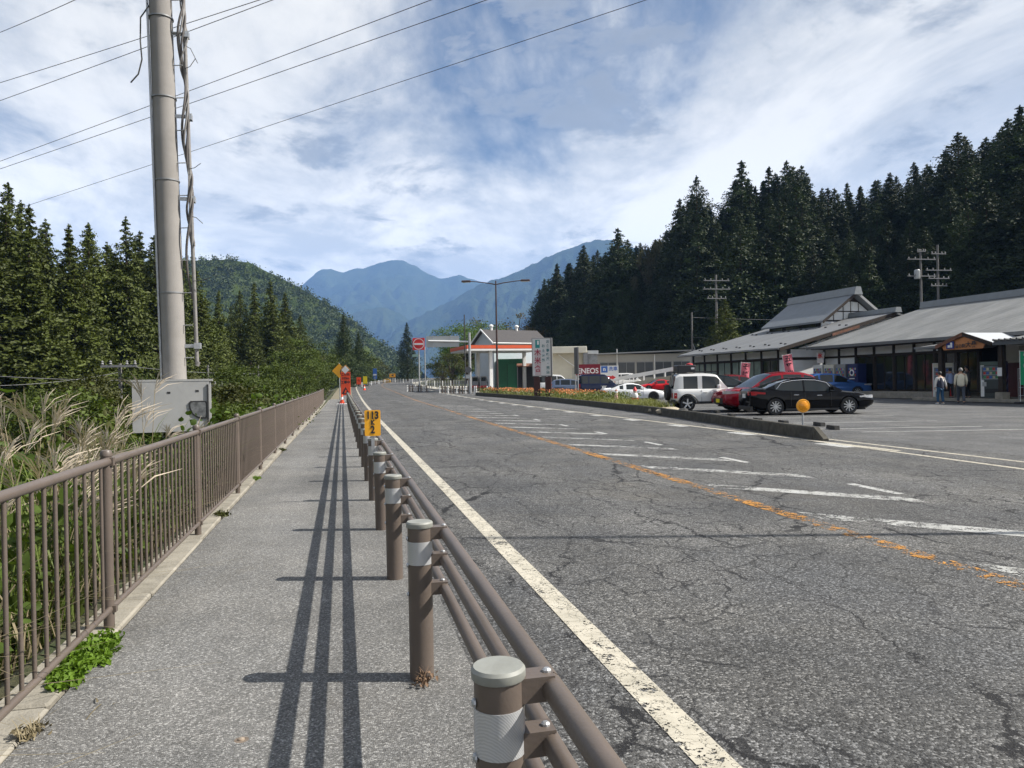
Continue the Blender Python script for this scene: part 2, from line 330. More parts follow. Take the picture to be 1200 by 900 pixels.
gy = list(range(-60, 60, 3)) + list(range(60, 330, 5)) + [340, 360, 390, 430, 500, 600, 800, 1100, 1600, 2400, 3500, 5200]
gy = [-2500, -1200, -500, -200, -100] + gy
def groundz(u, y):
    sh = XL(y) - 1.38 if y < 330 else XL(330) - 1.38
    x = u + sh * max(0, 1 - abs(u) / 200); z = G(x, y)
    if x > -1.70 + sh: z -= .07
    if y > 330: z = lerp(z, -12, min(1, (y - 330) / 400))
    return (x, y, z)
sheet('ground', [[groundz(u, y) for u in gx] for y in gy], groundmat())
def strip(x0, x1, y0, y1, dz, step=2.0, nx=1, base=None):
    base = base or (lambda y: XL(y) - 1.38)
    n = max(1, int((y1 - y0) / step)); out = []
    for i in range(n + 1):
        y = lerp(y0, y1, i / n); b = base(y); out.append([(b + lerp(x0, x1, k / nx), y, rise(y) + dz) for k in range(nx + 1)])
    return out
zero = lambda y: 0.0
road = sheet('road', strip(.62, 11.9, -12, 312, 0, 2, 8), ASPH)
walk = sheet('sidewalk', strip(-1.37, .62, -6, 70, .004, 1, 3), WALK)
verge = sheet('gravel_verge', strip(-1.37, .62, 70, 312, .003, 2, 2), M('verge_gravel', (.20, .18, .13), .95, 0, .35, 6, .5, 40, .1, dirt=.4), )
lot = sheet('parking_lot', [[(lerp(xa, 62, k / 10), y, rise(y) - .004) for k in range(11)] for y in [-12 + 2 * i for i in range(52)] for xa in [XL(y) - 1.38 + 11.9]], LOT)
fore = sheet('forecourt', [[(lerp(XL(y) + 13.2, 40, k / 4), y, rise(y) + .008) for k in range(5)] for y in range(74, 124, 3)], M('forecourt_concrete', (.42, .39, .34), .9, 0, .12, 1.5, .2, 30, .2, dirt=.25))
side = sheet('side_street', [[(XL(y) - 1.38 + a, y, rise(y) + .002) for a in (11.9, 13.6)] for y in range(92, 300, 4)], M('shoulder_concrete', (.36, .34, .29), .9, 0, .2, 2, .2, 30, .2, dirt=.3))
MK = lambda nm, x0, x1, y0, y1, m, base=None, dz=.004, step=1.0: sheet(nm, strip(x0, x1, y0, y1, dz, step, 1, base), m, road)
MK('edge_line', 1.30, 1.46, -6, 300, WLINE)
lane = [(-10, 4.70), (5.3, 4.76), (12, 4.94), (25, 5.2), (45, 5.6), (70, 5.75), (100, 5.9), (320, 5.9)]
cen = lambda y: curve(lane, y) + XL(y) - 1.55
MK('centre_line', -.06, .14, -6, 300, OLINE, cen, .005, .7)
rb = lambda y: XL(y) - 1.38
for y in [4.4, 8.3, 12.2, 16.1, 20, 24, 28, 32]: MK('lane_dash', 0, .13, y, y + 1.0, DASH, lambda q: 2.05 + cen(q), .004, .5)
MK('right_edge_line', 10.55, 10.70, 13.0, 100, WLINE, rb, .004)
for y in range(14, 84, 4): MK('edge_block', 10.15, 10.5, y, y + 1.1, DASH, rb, .004)
def para(nm, pts, m, dz=.004, par=None): return sheet(nm, [[(*pts[0], rise(pts[0][1]) + dz), (*pts[1], rise(pts[1][1]) + dz)], [(*pts[3], rise(pts[3][1]) + dz), (*pts[2], rise(pts[2][1]) + dz)]], m, par or road)
y = 2.2
while y < 50:
    c0 = cen(y) + .22; para('hatch_stripe', [(c0, y), (c0, y + .46), (c0 + 1.75, y - 2.0 + .46), (c0 + 1.75, y - 2.0)], WORN); y += 2.45
for (a, b) in (((955, 513), (1230, 545)), ((955, 517), (1230, 554))):      # long lines across the lot entrance
    p, q = gnd(*a), gnd(*b); n = Vector((-(q - p).y, (q - p).x, 0)).normalized() * .06
    para('entrance_line', [(p + n)[:2], (q + n)[:2], (q - n)[:2], (p - n)[:2]], WLINE, .004, lot)
BAY = RGT.copy(); BN = FWD.copy()
for px, py in ((960, 503), (930, 496), (900, 489.5), (1010, 506.5)):
    p = gnd(px, py); q = p + BAY * 4.6; n = BN * .06; para('bay_line', [(p + n)[:2], (q + n)[:2], (q - n)[:2], (p - n)[:2]], DASH, .004, lot)
# concrete edging below the fence, slab by slab
edging = sheet('edging', strip(-1.66, -1.372, -6, 70, -.05, 2), CONC)
sm = [MB().bbox(-1.64 + a, -1.375 + b, .006, 1.994, -.2, .018 + c, .012).mesh('slab') for a, b, c in ((0, 0, 0), (.0, -.008, .007), (-.01, .004, .003))]
for m_ in sm: m_.materials.append(CONC)
for i in range(36):
    o = link('slab', sm[i % 3], edging, (0, -4 + 2 * i, rise(-4 + 2 * i))); o.rotation_euler = (0, R(random.uniform(-.6, .6)), R(random.uniform(-.25, .25)))

# ---------------------------------------------------------------- pedestrian fence on the left
fence = thing('pedestrian_fence', 'brown steel railing with thin uprights along the left edge of the footpath', 'fence', (-1.44, 0, 0))
pm = MB(); pm.lathe([(.032, -.05), (.032, 1.08)], 14).lathe([(.036, 1.08), (.036, 1.1), (.028, 1.115), (.0, 1.12)], 14); pm.box(-.03, .045, -.02, .02, 1.02, 1.07); pm.box(-.03, .045, -.02, .02, .11, .15); pm = pm.mesh('post'); pm.materials.append(BROWN); smooth_mesh(pm, 35)
bmn = MB().tube([(0, 0, .13), (0, 0, 1.04)], .0105, 6, False).mesh('upright'); bmn.materials.append(BROWN); smooth_mesh(bmn, 70)
k = 0
py_ = -.82
while py_ < 62:
    link('post', pm, fence, (0, py_, rise(py_)))
    for r_z, rr, nm in ((1.045, .026, 'top_rail'), (.13, .019, 'bottom_rail')):
        MB().tube([(.01, py_ + .0, r_z + rise(py_)), (.01, py_ + 3, r_z + rise(py_ + 3))], rr, 12, False).build(nm, BROWN, fence, 70)
    if py_ > .5 and py_ < 46:
        for j in range(1, 20): link('upright', bmn, fence, (.01, py_ + 3 * j / 20, rise(py_ + 3 * j / 20)))
    elif py_ >= 46:
        if k == 0: far = MB(); k = 1
        for j in range(1, 20): yy = py_ + 3 * j / 20; far.tube([(.01, yy, .13 + rise(yy)), (.01, yy, 1.04 + rise(yy))], .0105, 4, False)
    py_ += 3
o = far.build('far_uprights', BROWN, fence); o['kind'] = 'stuff'

# ---------------------------------------------------------------- guard pipe between footpath and road
grail = thing('guard_pipe', 'brown three-pipe guard rail on round posts between footpath and road', 'guard rail', (.37, 0, 0))
gpm = MB().lathe([(.0615, -.05), (.0615, .775)], 24); gpm = gpm.mesh('post'); gpm.materials.append(BROWN); smooth_mesh(gpm, 40)
cpm = MB().lathe([(.066, .768), (.068, .772), (.068, .79), (.062, .798), (.0, .8)], 24).mesh('cap'); cpm.materials.append(CAPM); smooth_mesh(cpm, 35)
bdm = MB().lathe([(.0635, .585), (.0635, .70)], 24).mesh('reflective_band'); bdm.materials.append(REFL); smooth_mesh(bdm, 40)
RZ = ((.735, .030), (.60, .026), (.455, .026)); RX = (.128, .122, .118)
brm = MB().box(.04, .137, -.034, .034, .026, .034).box(.04, .121, -.034, -.028, -.028, .0265).box(.04, .121, .028, .034, -.028, .0265).mesh('bracket'); brm.materials.append(BROWN)
bkm = MB().box(.045, .075, -.026, .026, -.026, .02).mesh('bracket_core'); bkm.materials.append(BLACK)
bom = MB().lathe([(.012, 0), (.012, .005), (.007, .009), (0, .01)], 8).mesh('bolt_head'); bom.materials.append(STEEL)
gys = [1.86 + 2.03 * i for i in range(-1, 31)]
for i, yy in enumerate(gys):
    p = link('post', gpm, grail, (0, yy, rise(yy))); p.rotation_euler = (R(random.uniform(-.5, .5)), R(random.uniform(-.7, .4)), 0)
    link('cap', cpm, p); link('reflective_band', bdm, p)
    for (z, r), xo in zip(RZ, RX):
        link('bracket', brm, p, (0, 0, z))
        if yy < 24: link('bracket_core', bkm, p, (0, 0, z))
        if yy < 12: link('bolt_head', bom, p, (xo - .004, 0, z + .034)); q = link('bolt_head', bom, p, (-.061, -.01, z - .02)); q.rotation_euler = (0, R(-90), 0)
for a, b in zip(gys, gys[1:]):
    for (z, r), xo in zip(RZ, RX): MB().tube([(xo, a + .004, z + rise(a)), (xo, b - .004, z + rise(b))], r, 16, True).build('pipe', BROWN, grail, 60)
# kilometre plate
km = thing('kilometre_plate', 'yellow plate reading 113 K 2 above a guard rail post', 'sign', (.37, gys[5] - .075, .0), R(-4)); zk = 1.0
MB().prism([(-.1 + .012 * a + x, zk - .165 + .012 * b + z) for x, z, a, b in ((0, 0, 1, 0), (.2, 0, -1, 0), (.2, 0, 0, 1), (.2, .33, 0, -1), (.2, .33, -1, 0), (0, .33, 1, 0), (0, .33, 0, -1), (0, 0, 0, 1))], .004).build('plate', YEL, km)
MB().box(-.02, .02, .006, .02, .62, zk).build('stem', STEEL, km)
for s_, z_, h_ in (('113', zk + .095, .13), ('K', zk + .005, .075), ('2', zk - .088, .13)): text(s_, h_, BLACK, km, (0, -.003, z_), bold=.005, sx=.82)

# ---------------------------------------------------------------- utility pole with cabinet
pp = D(208, 13); gz = G(pp.x, pp.y)
pole = thing('utility_pole', 'thick pale concrete utility pole rising out of the picture behind the railing', 'utility pole', (pp.x, pp.y, gz)); H0 = -gz
lean = lambda z: (-.018 * (z), .0)         # stands a little out of plumb
MB().tube([(*lean(z), z) for z in (-.3, 4, 8, 13)], [.195, .19, .182, .17], 28).build('shaft', CONCP, pole, 60)
for z in (H0 + .45 + .8, H0 + 3.1, H0 + 5.0, H0 + 6.4, H0 + 7.75):
    x, y = lean(z); MB().lathe([(.196, -.011), (.2, -.011), (.2, .011), (.196, .011)], 24, Matrix.Translation((x, y, z))).build('strap', GREYS, pole, 40)
MB().tube([(lean(z)[0] - .205 * .93, -.09, z) for z in (.5, 4, 8, 12)], .02, 8).build('conduit', STEEL, pole, 60)
MB().tube([(lean(z)[0] + .37, -.02, z) for z in (H0 + 1.9, H0 + 4, H0 + 8, H0 + 10.5)], .032, 10).tube([(lean(H0)[0] + .33, -.02, H0 + 1.86), (lean(H0)[0] + .36, -.02, H0 + 1.93)], .036, 8).build('cable_duct', CABLE, pole, 60)
for z in (H0 + 2.2, H0 + 4.7, H0 + 6.1, H0 + 7.5, H0 + 8.35):
    x = lean(z)[0]; MB().box(x + .15, x + .40, -.05, -.03, z - .03, z + .03).box(x + .34, x + .44, -.07, .05, z - .05, z + .05).build('duct_clamp', STEEL, pole)
for i in range(13):
    z = H0 + 2.0 + i * .55; x = lean(z)[0]; MB().tube([(x + .15, -.05, z), (x + .33, -.1, z)], .009, 6).build('step_bolt', STEEL, pole)
for k_, (ph, rr, z0) in enumerate(((0, .022, 3.0), (2.1, .018, 3.6), (4.2, .02, 4.2), (1.0, .012, 3.9))):
    pts = []
    for i in range(130):
        z = H0 + z0 + i * .055; x = lean(z)[0] + .345 + .02 * math.sin(z * 1.3 + k_); a = z * 3.6 * (1 + .15 * k_) + ph + .6 * math.sin(z * 2.1 + k_); am = .045 + .02 * math.sin(z * 1.7 + ph)
        pts.append((x + am * math.cos(a), -.05 + am * math.sin(a), z))
    MB().tube(pts, rr, 6).build('twisted_cable', CABLE if k_ % 2 else M('cable_dark', (.09, .08, .075), .6, 0, .2, 20), pole, 70)
for z, dx, dz in ((5.2, .2, .1), (6.9, .18, .18), (7.3, .22, -.3), (8.6, .3, .15), (3.3, .28, .05), (4.4, .2, -.12)):
    x = lean(H0 + z)[0] + .36; MB().tube([(x, -.08, H0 + z), (x + dx * .5, -.1, H0 + z + dz * .2), (x + dx, -.1, H0 + z + dz)], .006, 5).build('cable_tie', WIRE, pole)
MB().tube([(lean(H0 + 7.9)[0] - .19, -.1, H0 + 7.95), (-.32, -.1, H0 + 7.9), (-.45, -.1, H0 + 7.7), (-.46, -.1, H0 + 7.3), (-.44, -.1, H0 + 7.0), (-.5, -.1, H0 + 6.75), (-.62, -.1, H0 + 6.6)], .012, 6).build('loose_wire', WIRE, pole, 60)
bx = D(202, 12.55); cab = thing('meter_cabinet', 'pale grey steel meter cabinet with a small dark window on the utility pole', 'cabinet', (bx.x, bx.y, 0), R(8)); 
zb0, zb1 = .78, 1.60; hw = .585
MB().box(-hw, hw, 0, .36, zb0, zb1 - .006).build('case', M('cabinet_grey', (.33, .33, .325), .55, .1, .1, 2, dirt=.3), cab)
MB().box(-hw - .012, hw - .02, -.025, .002, zb0 - .008, zb1).build('door', MATS['cabinet_grey'], cab)
MB().box(-hw - .03, hw + .03, -.03, .40, zb1 - .004, zb1 + .03).build('lid', MATS['cabinet_grey'], cab)
wp = [(.24, zb1 - .36), (.27, zb1 - .33), (.5, zb1 - .33), (.525, zb1 - .36), (.525, zb1 - .60), (.5, zb1 - .63), (.40, zb1 - .625), (.30, zb1 - .56), (.25, zb1 - .46)]
MB().prism(wp, .02, Matrix.Translation((0, -.042, 0))).build('window_gasket', BLACK, cab)
cxw, czw = .4, zb1 - .47
MB().prism([(cxw + (x - cxw) * .84, czw + (z - czw) * .84) for x, z in wp], .02, Matrix.Translation((0, -.047, 0))).build('window_pane', M('meter_glass', (.12, .125, .13), .1, 0, .6, 9), cab)
MB().box(hw - .06, hw - .035, -.05, -.02, zb0 + .05, zb1 - .06).build('hinge_strip', BLACK, cab)
for a, b in ((-.08, zb1 - .2), (.35, zb1 - .18)): MB().box(a, a + .05, -.03, -.025, b, b + .03).build('latch', BLACK, cab)
# overhead wires (each its own line with a slight sag)
wl = [((0, 38, 30), (92, -2, 24), 'topmost wire crossing the sky left of the pole'), ((0, 97, 30), (310, -2, 22), 'upper of two close wires passing behind the pole top'), ((0, 118, 30), (330, -4, 22), 'lower of two close wires passing behind the pole top'),
      ((0, 189, 34), (505, 0, 22), 'wire leaving the top edge left of the picture centre'), ((0, 198, 34), (570, 0, 22), 'wire meeting the top edge just left of centre'), ((35, 240, 44), (757, 0, 24), 'lowest long wire crossing the sky to the top edge right of centre')]
for (a, b, lab) in wl:
    p, q = D(a[0], a[2], a[1]), D(b[0], b[2], b[1]); p2 = p - (q - p) * .6; q2 = q + (q - p) * .5
    def pt(t):
        v = p2.lerp(q2, t); t0, t1 = .6 / 2.1, 1.6 / 2.1; v.z += .30 * (t - t0) * (t - t1); return v
    o = MB().tube([pt(i / 40) for i in range(41)], .011, 5).build('overhead_wire', WIRE, None, 70); tag(o, lab, 'wire', 'overhead wires')

# ---------------------------------------------------------------- leaves and trees
def leafmat(name, col, rnd=.25, var=.35, trans=.22, scale=.8, rough=.6):
    return M(name, col, rough, 0, var, scale, rnd=rnd, trans=trans, spec=.25)
CEDAR = leafmat('cedar_foliage', (.062, .078, .014), .25, .4, .14); CEDAR_D = leafmat('dark_conifer_foliage', (.026, .041, .011), .4, .4, .10); LEAF_A = leafmat('broadleaf_green', (.060, .084, .013), .25, .4); LEAF_B = leafmat('bright_green_leaves', (.07, .12, .017), .2, .4)
LEAF_C = leafmat('olive_leaves', (.056, .062, .015), .25, .4); WEED = leafmat('weed_leaves', (.066, .105, .015), .2, .55, .25, 6); WEED2 = leafmat('fresh_weed', (.10, .17, .018), .15, .3, .3, 8); BARK = M('bark', (.075, .055, .04), .95, 0, .3, 5, .5, 20, .1)
BLADE = leafmat('grass_blade', (.10, .135, .028), .2, .4, .25, 3); DRY = leafmat('dry_grass', (.20, .165, .10), .2, .35, .1, 5); PLUME = leafmat('plume', (.46, .39, .30), .15, .25, .06, 5)
AUT = leafmat('autumn_leaves', (.085, .065, .018), .2, .4); PALE = leafmat('pale_blossom_leaves', (.09, .09, .055), .2, .35)
def leafmesh(name, cen, size, mat, up=.35, out=None, asp=.55, fold=.12, face=0, rich=False):
    """one mesh of folded diamond leaves: centres (n,3), sizes (n,), outward bias (n,3)"""
    n = len(cen); d = rng.normal(size=(n, 3)); d[:, 2] += up * 0
    if out is not None and not face: d += out * 1.3
    d /= np.linalg.norm(d, axis=1)[:, None]
    nm = rng.normal(size=(n, 3)); nm[:, 2] += up * 2.0
    if face: nm = nm * .75 + out * face
    nm -= d * (nm * d).sum(1)[:, None]; nm /= np.linalg.norm(nm, axis=1)[:, None] + 1e-9
    sd_ = np.cross(d, nm); s = size[:, None]
    if rich:                               # six-point leaf with a broad base and a drawn-out tip
        v = np.empty((n, 6, 3)); a = sd_ * s * asp
        v[:, 0] = cen - d * s * .42; v[:, 1] = cen - d * s * .3 + a * .46 + nm * s * fold; v[:, 2] = cen + d * s * .08 + a * .5 + nm * s * fold * .9; v[:, 3] = cen + d * s * .58 - nm * s * fold; v[:, 4] = cen + d * s * .08 - a * .5 + nm * s * fold * .9; v[:, 5] = cen - d * s * .3 - a * .46 + nm * s * fold
        me = bpy.data.meshes.new(name); me.vertices.add(6 * n); me.vertices.foreach_set('co', v.ravel()); me.loops.add(12 * n); b = np.arange(n)[:, None] * 6
        me.loops.foreach_set('vertex_index', (b + np.array([0, 1, 2, 0, 2, 3, 0, 3, 4, 0, 4, 5])).ravel()); me.polygons.add(4 * n)
        me.polygons.foreach_set('loop_start', np.arange(4 * n) * 3); me.polygons.foreach_set('loop_total', np.full(4 * n, 3)); me.update(); me.validate(); me.materials.append(mat); return me
    v = np.empty((n, 4, 3)); v[:, 0] = cen - d * s * .5; v[:, 1] = cen + sd_ * s * asp * .5 + nm * s * fold; v[:, 2] = cen + d * s * .5; v[:, 3] = cen - sd_ * s * asp * .5 + nm * s * fold
    me = bpy.data.meshes.new(name); me.vertices.add(4 * n); me.vertices.foreach_set('co', v.ravel())
    me.loops.add(6 * n); b = np.arange(n)[:, None] * 4
    me.loops.foreach_set('vertex_index', (b + np.array([0, 1, 2, 0, 2, 3])).ravel()); me.polygons.add(2 * n)
    me.polygons.foreach_set('loop_start', np.arange(2 * n) * 3); me.polygons.foreach_set('loop_total', np.full(2 * n, 3)); me.update(); me.validate(); me.materials.append(mat); return me
def conifer(seed, H, Rm, mat, nb=150, per=46, leaf=.34, bare=.06, power=.8, droop=.42):
    r = np.random.default_rng(seed); cs = []; outs = []; ss = []
    for i in range(nb):
        h = bare + (1 - bare) * ((i + r.random()) / nb) ** .86; az = i * 2.4 + r.normal() * .4
        ln = Rm * min(1.0, 1.22 * (1 - h) ** power) * (.68 + .55 * r.random()) + .12; o = np.array([math.cos(az), math.sin(az), 0])
        if r.random() < .07: ln *= .6
        for t, k in ((1.0, 1.0), (.62, .9), (.3, .5)):
            m = int(per * k * (.16 + .84 * (1 - h))); 
            c = o * ln * t + np.array([0, 0, h * H - droop * ln * t * t + .18 * ln * t])
            rad = (.05 + .2 * ln) * (1.05 - .25 * t)
            p = r.normal(size=(m, 3)) * np.array([rad, rad, rad * .62]) + c
            cs.append(p); outs.append(np.tile(o * .8 + np.array([0, 0, .25]), (m, 1))); ss.append(leaf * (.6 + .8 * r.random(m)) * (1.0 if h < .7 else 1.0 - 1.6 * (h - .7)))
    m = 60; z = r.random(m); cs.append(np.stack([r.normal(size=m) * .12 * (1.2 - z), r.normal(size=m) * .12 * (1.2 - z), H * (.95 + .06 * z)], 1)); outs.append(np.tile([0, 0, 1.5], (m, 1))); ss.append(np.full(m, leaf * .6))
    return leafmesh('crown', np.concatenate(cs), np.concatenate(ss), mat, .25, np.concatenate(outs), .5, .12, 1.25)
def trunkmesh(H, r0, r1=.03, limbs=()):
    m = MB(); m.tube([(0, 0, -.8), (.03 * H * .1, 0, H * .35), (0, .02 * H * .1, H * .7), (0, 0, H)], [r0 * 1.15, r0 * .8, r0 * .45, r1], 8)
    for a, b, c, rr in limbs: m.tube([a, b, c], [rr, rr * .7, rr * .25], 6)
    me = m.mesh('trunk'); me.materials.append(BARK); smooth_mesh(me, 60); return me
def broadleaf(seed, H, Rx, mat, n=60, per=130, leaf=.26, low=.22, flat=1.0):
    r = np.random.default_rng(seed); cs = []; outs = []; ss = []; limbs = []; cz = H * (low + 1) / 2
    for i in range(n):
        d = r.normal(size=3); d /= np.linalg.norm(d); rr = (.55 + .45 * r.random() ** .6); e = np.array([Rx, Rx, (H - H * low) / 2 * flat]); lob = 1 + .22 * math.sin(3 * math.atan2(d[1], d[0]) + seed) + .15 * r.normal()
        c = d * e * rr * lob + np.array([0, 0, cz]); rad = (.26 + .2 * r.random()) * Rx * .62
        m = int(per * (.6 + .8 * r.random())); q = r.normal(size=(m, 3)) * np.array([rad, rad, rad * .6]) * .6 + c
        cs.append(q); outs.append(np.tile(d * .8, (m, 1))); ss.append(leaf * (.6 + .8 * r.random(m)))
        if i % 4 == 0: limbs.append(((0, 0, H * (low * .8 + .25 * r.random())), tuple(c * np.array([.5, .5, .8])), tuple(c), .035 * H * .35))
    return leafmesh('crown', np.concatenate(cs), np.concatenate(ss), mat, .5, np.concatenate(outs), .6, .12, .8), trunkmesh(H * .8, .02 * H + .03, .04, limbs)
CON = [(conifer(i, 20, rm, CEDAR, int(nb * .72), 100, .33, .05, pw), trunkmesh(19.6, .26)) for i, (rm, nb, pw) in enumerate(((3.5, 150, 1.0), (3.0, 140, 1.1), (3.9, 160, .92), (2.7, 130, 1.05)))]
COD = [(conifer(20 + i, 20, rm, CEDAR_D, int(nb * .72), 100, .33, .05, pw), trunkmesh(19.6, .26)) for i, (rm, nb, pw) in enumerate(((4.0, 170, .98), (4.5, 170, .88), (3.4, 150, 1.05), (4.9, 180, .8)))]
BRA = [broadleaf(41, 9, 3.6, LEAF_A), broadleaf(42, 8, 3.2, LEAF_C), broadleaf(43, 10, 4.4, LEAF_A, 70), broadleaf(44, 5, 3.0, LEAF_A, 50, 150, .22, .05)]
def tree(kind, name, label, x, y, h, cat='tree', group=None, wid=1.0, base_h=20.0, z=None, mat=None):
    crown, trunk = kind; z = G(x, y) if z is None else z; s = h / base_h
    t = thing(name, label, cat, (x, y, z - .1), random.uniform(0, 6.28), group); t.scale = (s * wid, s * wid, s)
    c = link('crown', crown, t); link('trunk', trunk, t)
    return t
def skyline(tab, px):
    return curve(tab, px)
def htop(px, dep, py, x, y): return D(px, dep, py).z - G(x, y)
# left row: tall cedars beyond the valley edge
skyL = [(-60, 205), (-20, 215), (12, 214), (40, 243), (57, 258), (85, 264), (108, 262), (130, 287), (150, 254), (168, 273), (182, 276), (215, 296), (235, 318), (262, 345), (285, 340), (300, 331), (318, 328), (333, 338), (352, 368), (370, 390)]
gl = 'tall cedars in the row beyond the railing'
tops = [(-45, 50), (-8, 52), (14, 66), (38, 50), (57, 60), (84, 54), (107, 58), (128, 66), (151, 60), (167, 72), (184, 66), (207, 76), (232, 82), (258, 92), (283, 100), (300, 104), (319, 100), (336, 110), (353, 118)]
for i, (px, dp) in enumerate(tops):
    p = DG(px, dp); tree(CON[i % 4], 'cedar_tree', 'tall sunlit cedar in the dense row beyond the left railing', p.x, p.y, htop(px, dp, skyline(skyL, px), p.x, p.y), group=gl, wid=random.uniform(1.05, 1.35))
for i in range(34):                        # lower ranks that close the row
    px = -70 + i * 13 + random.uniform(-5, 5); dp = random.uniform(44, 62) + max(0, px - 60) * .17; p = DG(px, dp)
    tree(CON[(i * 3 + 1) % 4], 'cedar_tree', 'tall sunlit cedar in the dense row beyond the left railing', p.x, p.y, htop(px, dp, skyline(skyL, px) + random.uniform(22, 95), p.x, p.y), group=gl, wid=random.uniform(1.25, 1.65))
for i in range(16):
    px = -60 + i * 28 + random.uniform(-6, 6); dp = 75 + i * 4.5; p = DG(px, dp)
    tree(CON[i % 4], 'cedar_tree', 'tall sunlit cedar in the dense row beyond the left railing', p.x, p.y, max(8, htop(px, dp, skyline(skyL, px) + random.uniform(4, 30), p.x, p.y)), group=gl, wid=1.2)
# leafy shrubs and small trees in front of and after the cedars
lb = [(250, 26, 443, 1), (285, 30, 440, 0), (262, 40, 425, 2), (318, 40, 436, 0), (345, 44, 432, 3), (366, 40, 425, 3), (232, 22, 470, 3), (300, 24, 462, 3), (330, 30, 455, 3), (352, 36, 448, 3), (378, 52, 436, 3), (385, 60, 425, 0), (375, 75, 420, 2), (362, 90, 402, 0), (392, 78, 408, 3), (20, 30, 452, 2), (75, 26, 460, 3), (115, 30, 440, 1), (160, 34, 448, 0), (215, 34, 440, 1)]
for px, dp, py, k in lb:
    p = DG(px, dp); h = max(1.2, htop(px, dp, py, p.x, p.y)); rad_ = h * (1.0 if k == 3 else .62); p.x = min(p.x, XL(p.y) - 1.38 - 1.5 - rad_); tree(BRA[k], 'leafy_shrub', 'leafy green shrub among the bushes between railing and cedars', p.x, p.y, h, 'shrub', 'bushes between railing and cedars', random.uniform(.9, 1.4) * (1.0 if h > 3 else 1.3), (9, 8, 10, 5)[k])
# trees round the far bend
far = [('cedar_tree', 'dark pointed cedar top above the bushes left of the road works', 404, 128, 366, 0, 1), ('cedar_tree', 'smaller dark cedar beside the pointed one left of the road works', 421, 135, 388, 0, 1), ('cedar_tree', 'lone dark cedar behind the round red sign', 478, 200, 378, 0, 1.15)]
for nm, lab, px, dp, py, kd, wd in far:
    p = DG(px, dp); tree(COD[0], nm, lab, p.x, p.y, htop(px, dp, py, p.x, p.y), wid=wd)
fb = [(395, 100, 408, 0), (412, 112, 396, 2), (428, 135, 402, 1), (440, 150, 398, 0), (452, 190, 405, 0), (463, 215, 404, 3), (447, 215, 412, 2), (475, 240, 414, 1), (492, 235, 408, 0), (505, 225, 412, 3), (520, 260, 415, 0), (540, 240, 410, 2), (562, 245, 408, 1), (380, 95, 412, 2), (420, 160, 408, 3), (434, 180, 418, 3)]
for px, dp, py, k in fb:
    p = DG(px, dp); h = max(2, htop(px, dp, py, p.x, p.y)); rad_ = h * .55; p.x = min(p.x, XL(p.y) - 3 - rad_) if p.x < XL(p.y) + 5 else max(p.x, XL(p.y) + 13 + rad_); tree((BRA[0], BRA[1], BRA[2], (BRA[3][0], BRA[3][1]))[k], 'roadside_tree', 'rounded leafy tree in the clump around the far bend', p.x, p.y, h, 'tree', 'trees around the far bend', 1.25, (9, 8, 10, 5)[k])
bt = broadleaf(77, 12, 6.0, LEAF_B, 90, 110, .28, .35, .8)
p = DG(548, 150); tree(bt, 'spreading_tree', 'broad bright green spreading tree behind the filling station', p.x, p.y, htop(548, 150, 371, p.x, p.y), base_h=12.6, wid=1.05)
for px, dp, py, lab in ((585, 160, 376, 'thin grey-green tree right behind the filling station roof'), (606, 165, 372, 'brownish tree at the left end of the dark forest'), (575, 170, 392, 'low tree filling the gap behind the filling station'), (530, 140, 412, 'dark tree under the big sign panel'), (518, 130, 428, 'low bushy tree behind the guard fence under the sign panel')):
    p = DG(px, dp); tree(broadleaf(int(px), 9, 3.6, AUT if px == 606 else LEAF_C if px != 585 else PALE, 46, 90, .26), 'roadside_tree', lab, p.x, p.y, htop(px, dp, py, p.x, p.y), base_h=9.3, wid=1.2)
# right: dark conifer forest climbing the hill
skyR = [(598, 392), (612, 368), (628, 342), (642, 322), (665, 303), (690, 290), (712, 288), (727, 270), (750, 284), (775, 277), (792, 262), (800, 240), (820, 209), (836, 240), (852, 242), (873, 191), (888, 208), (905, 198), (926, 190), (946, 196), (962, 218), (1000, 214), (1046, 206), (1080, 187), (1112, 178), (1128, 158), (1150, 166), (1180, 146), (1200, 126), (1260, 110), (1350, 100)]
gr = 'dark conifers of the hillside forest'; lbR = 'tall dark conifer in the shaded forest on the right hillside'
fr = []
for row in range(7):
    px = 604 + row * 6
    while px < 1330:
        base = curve([(600, 172), (640, 165), (700, 150), (760, 133), (820, 122), (900, 112), (1000, 101), (1100, 95), (1200, 90), (1350, 80)], px)
        dp = base + row * 6.5 + random.uniform(-2.5, 2.5)
        sk = skyline(skyR, px); 
        py = sk + (random.uniform(58, 110), random.uniform(40, 90), random.uniform(25, 70), random.uniform(12, 50), random.uniform(4, 30), random.uniform(0, 16), random.uniform(-1, 12))[row]
        p = DG(px, dp); h = htop(px, dp, py, p.x, p.y)
        if 7 < h < 40: fr.append((px, p, h))
        px += random.uniform(3.3, 5.2) * 895 / dp * (.62 if row < 6 else .7)
for px, dp, py in ((820, 140, 207), (873, 140, 189), (905, 142, 196), (926, 140, 189), (943, 138, 195), (1047, 120, 203), (1127, 112, 156), (1112, 116, 176), (1200, 104, 124), (727, 160, 268), (800, 146, 234), (687, 165, 288), (1186, 106, 140), (655, 172, 309)):
    p = DG(px, dp); fr.append((px, p, htop(px, dp, py, p.x, p.y)))
for i, (px, p, h) in enumerate(fr): tree(COD[(i * 7 + i // 3) % 4], 'conifer_tree', lbR, p.x, p.y, h, group=gr, wid=random.uniform(1.15, 1.7) * (20 / h) ** .25)
print('FOREST', len(fr))
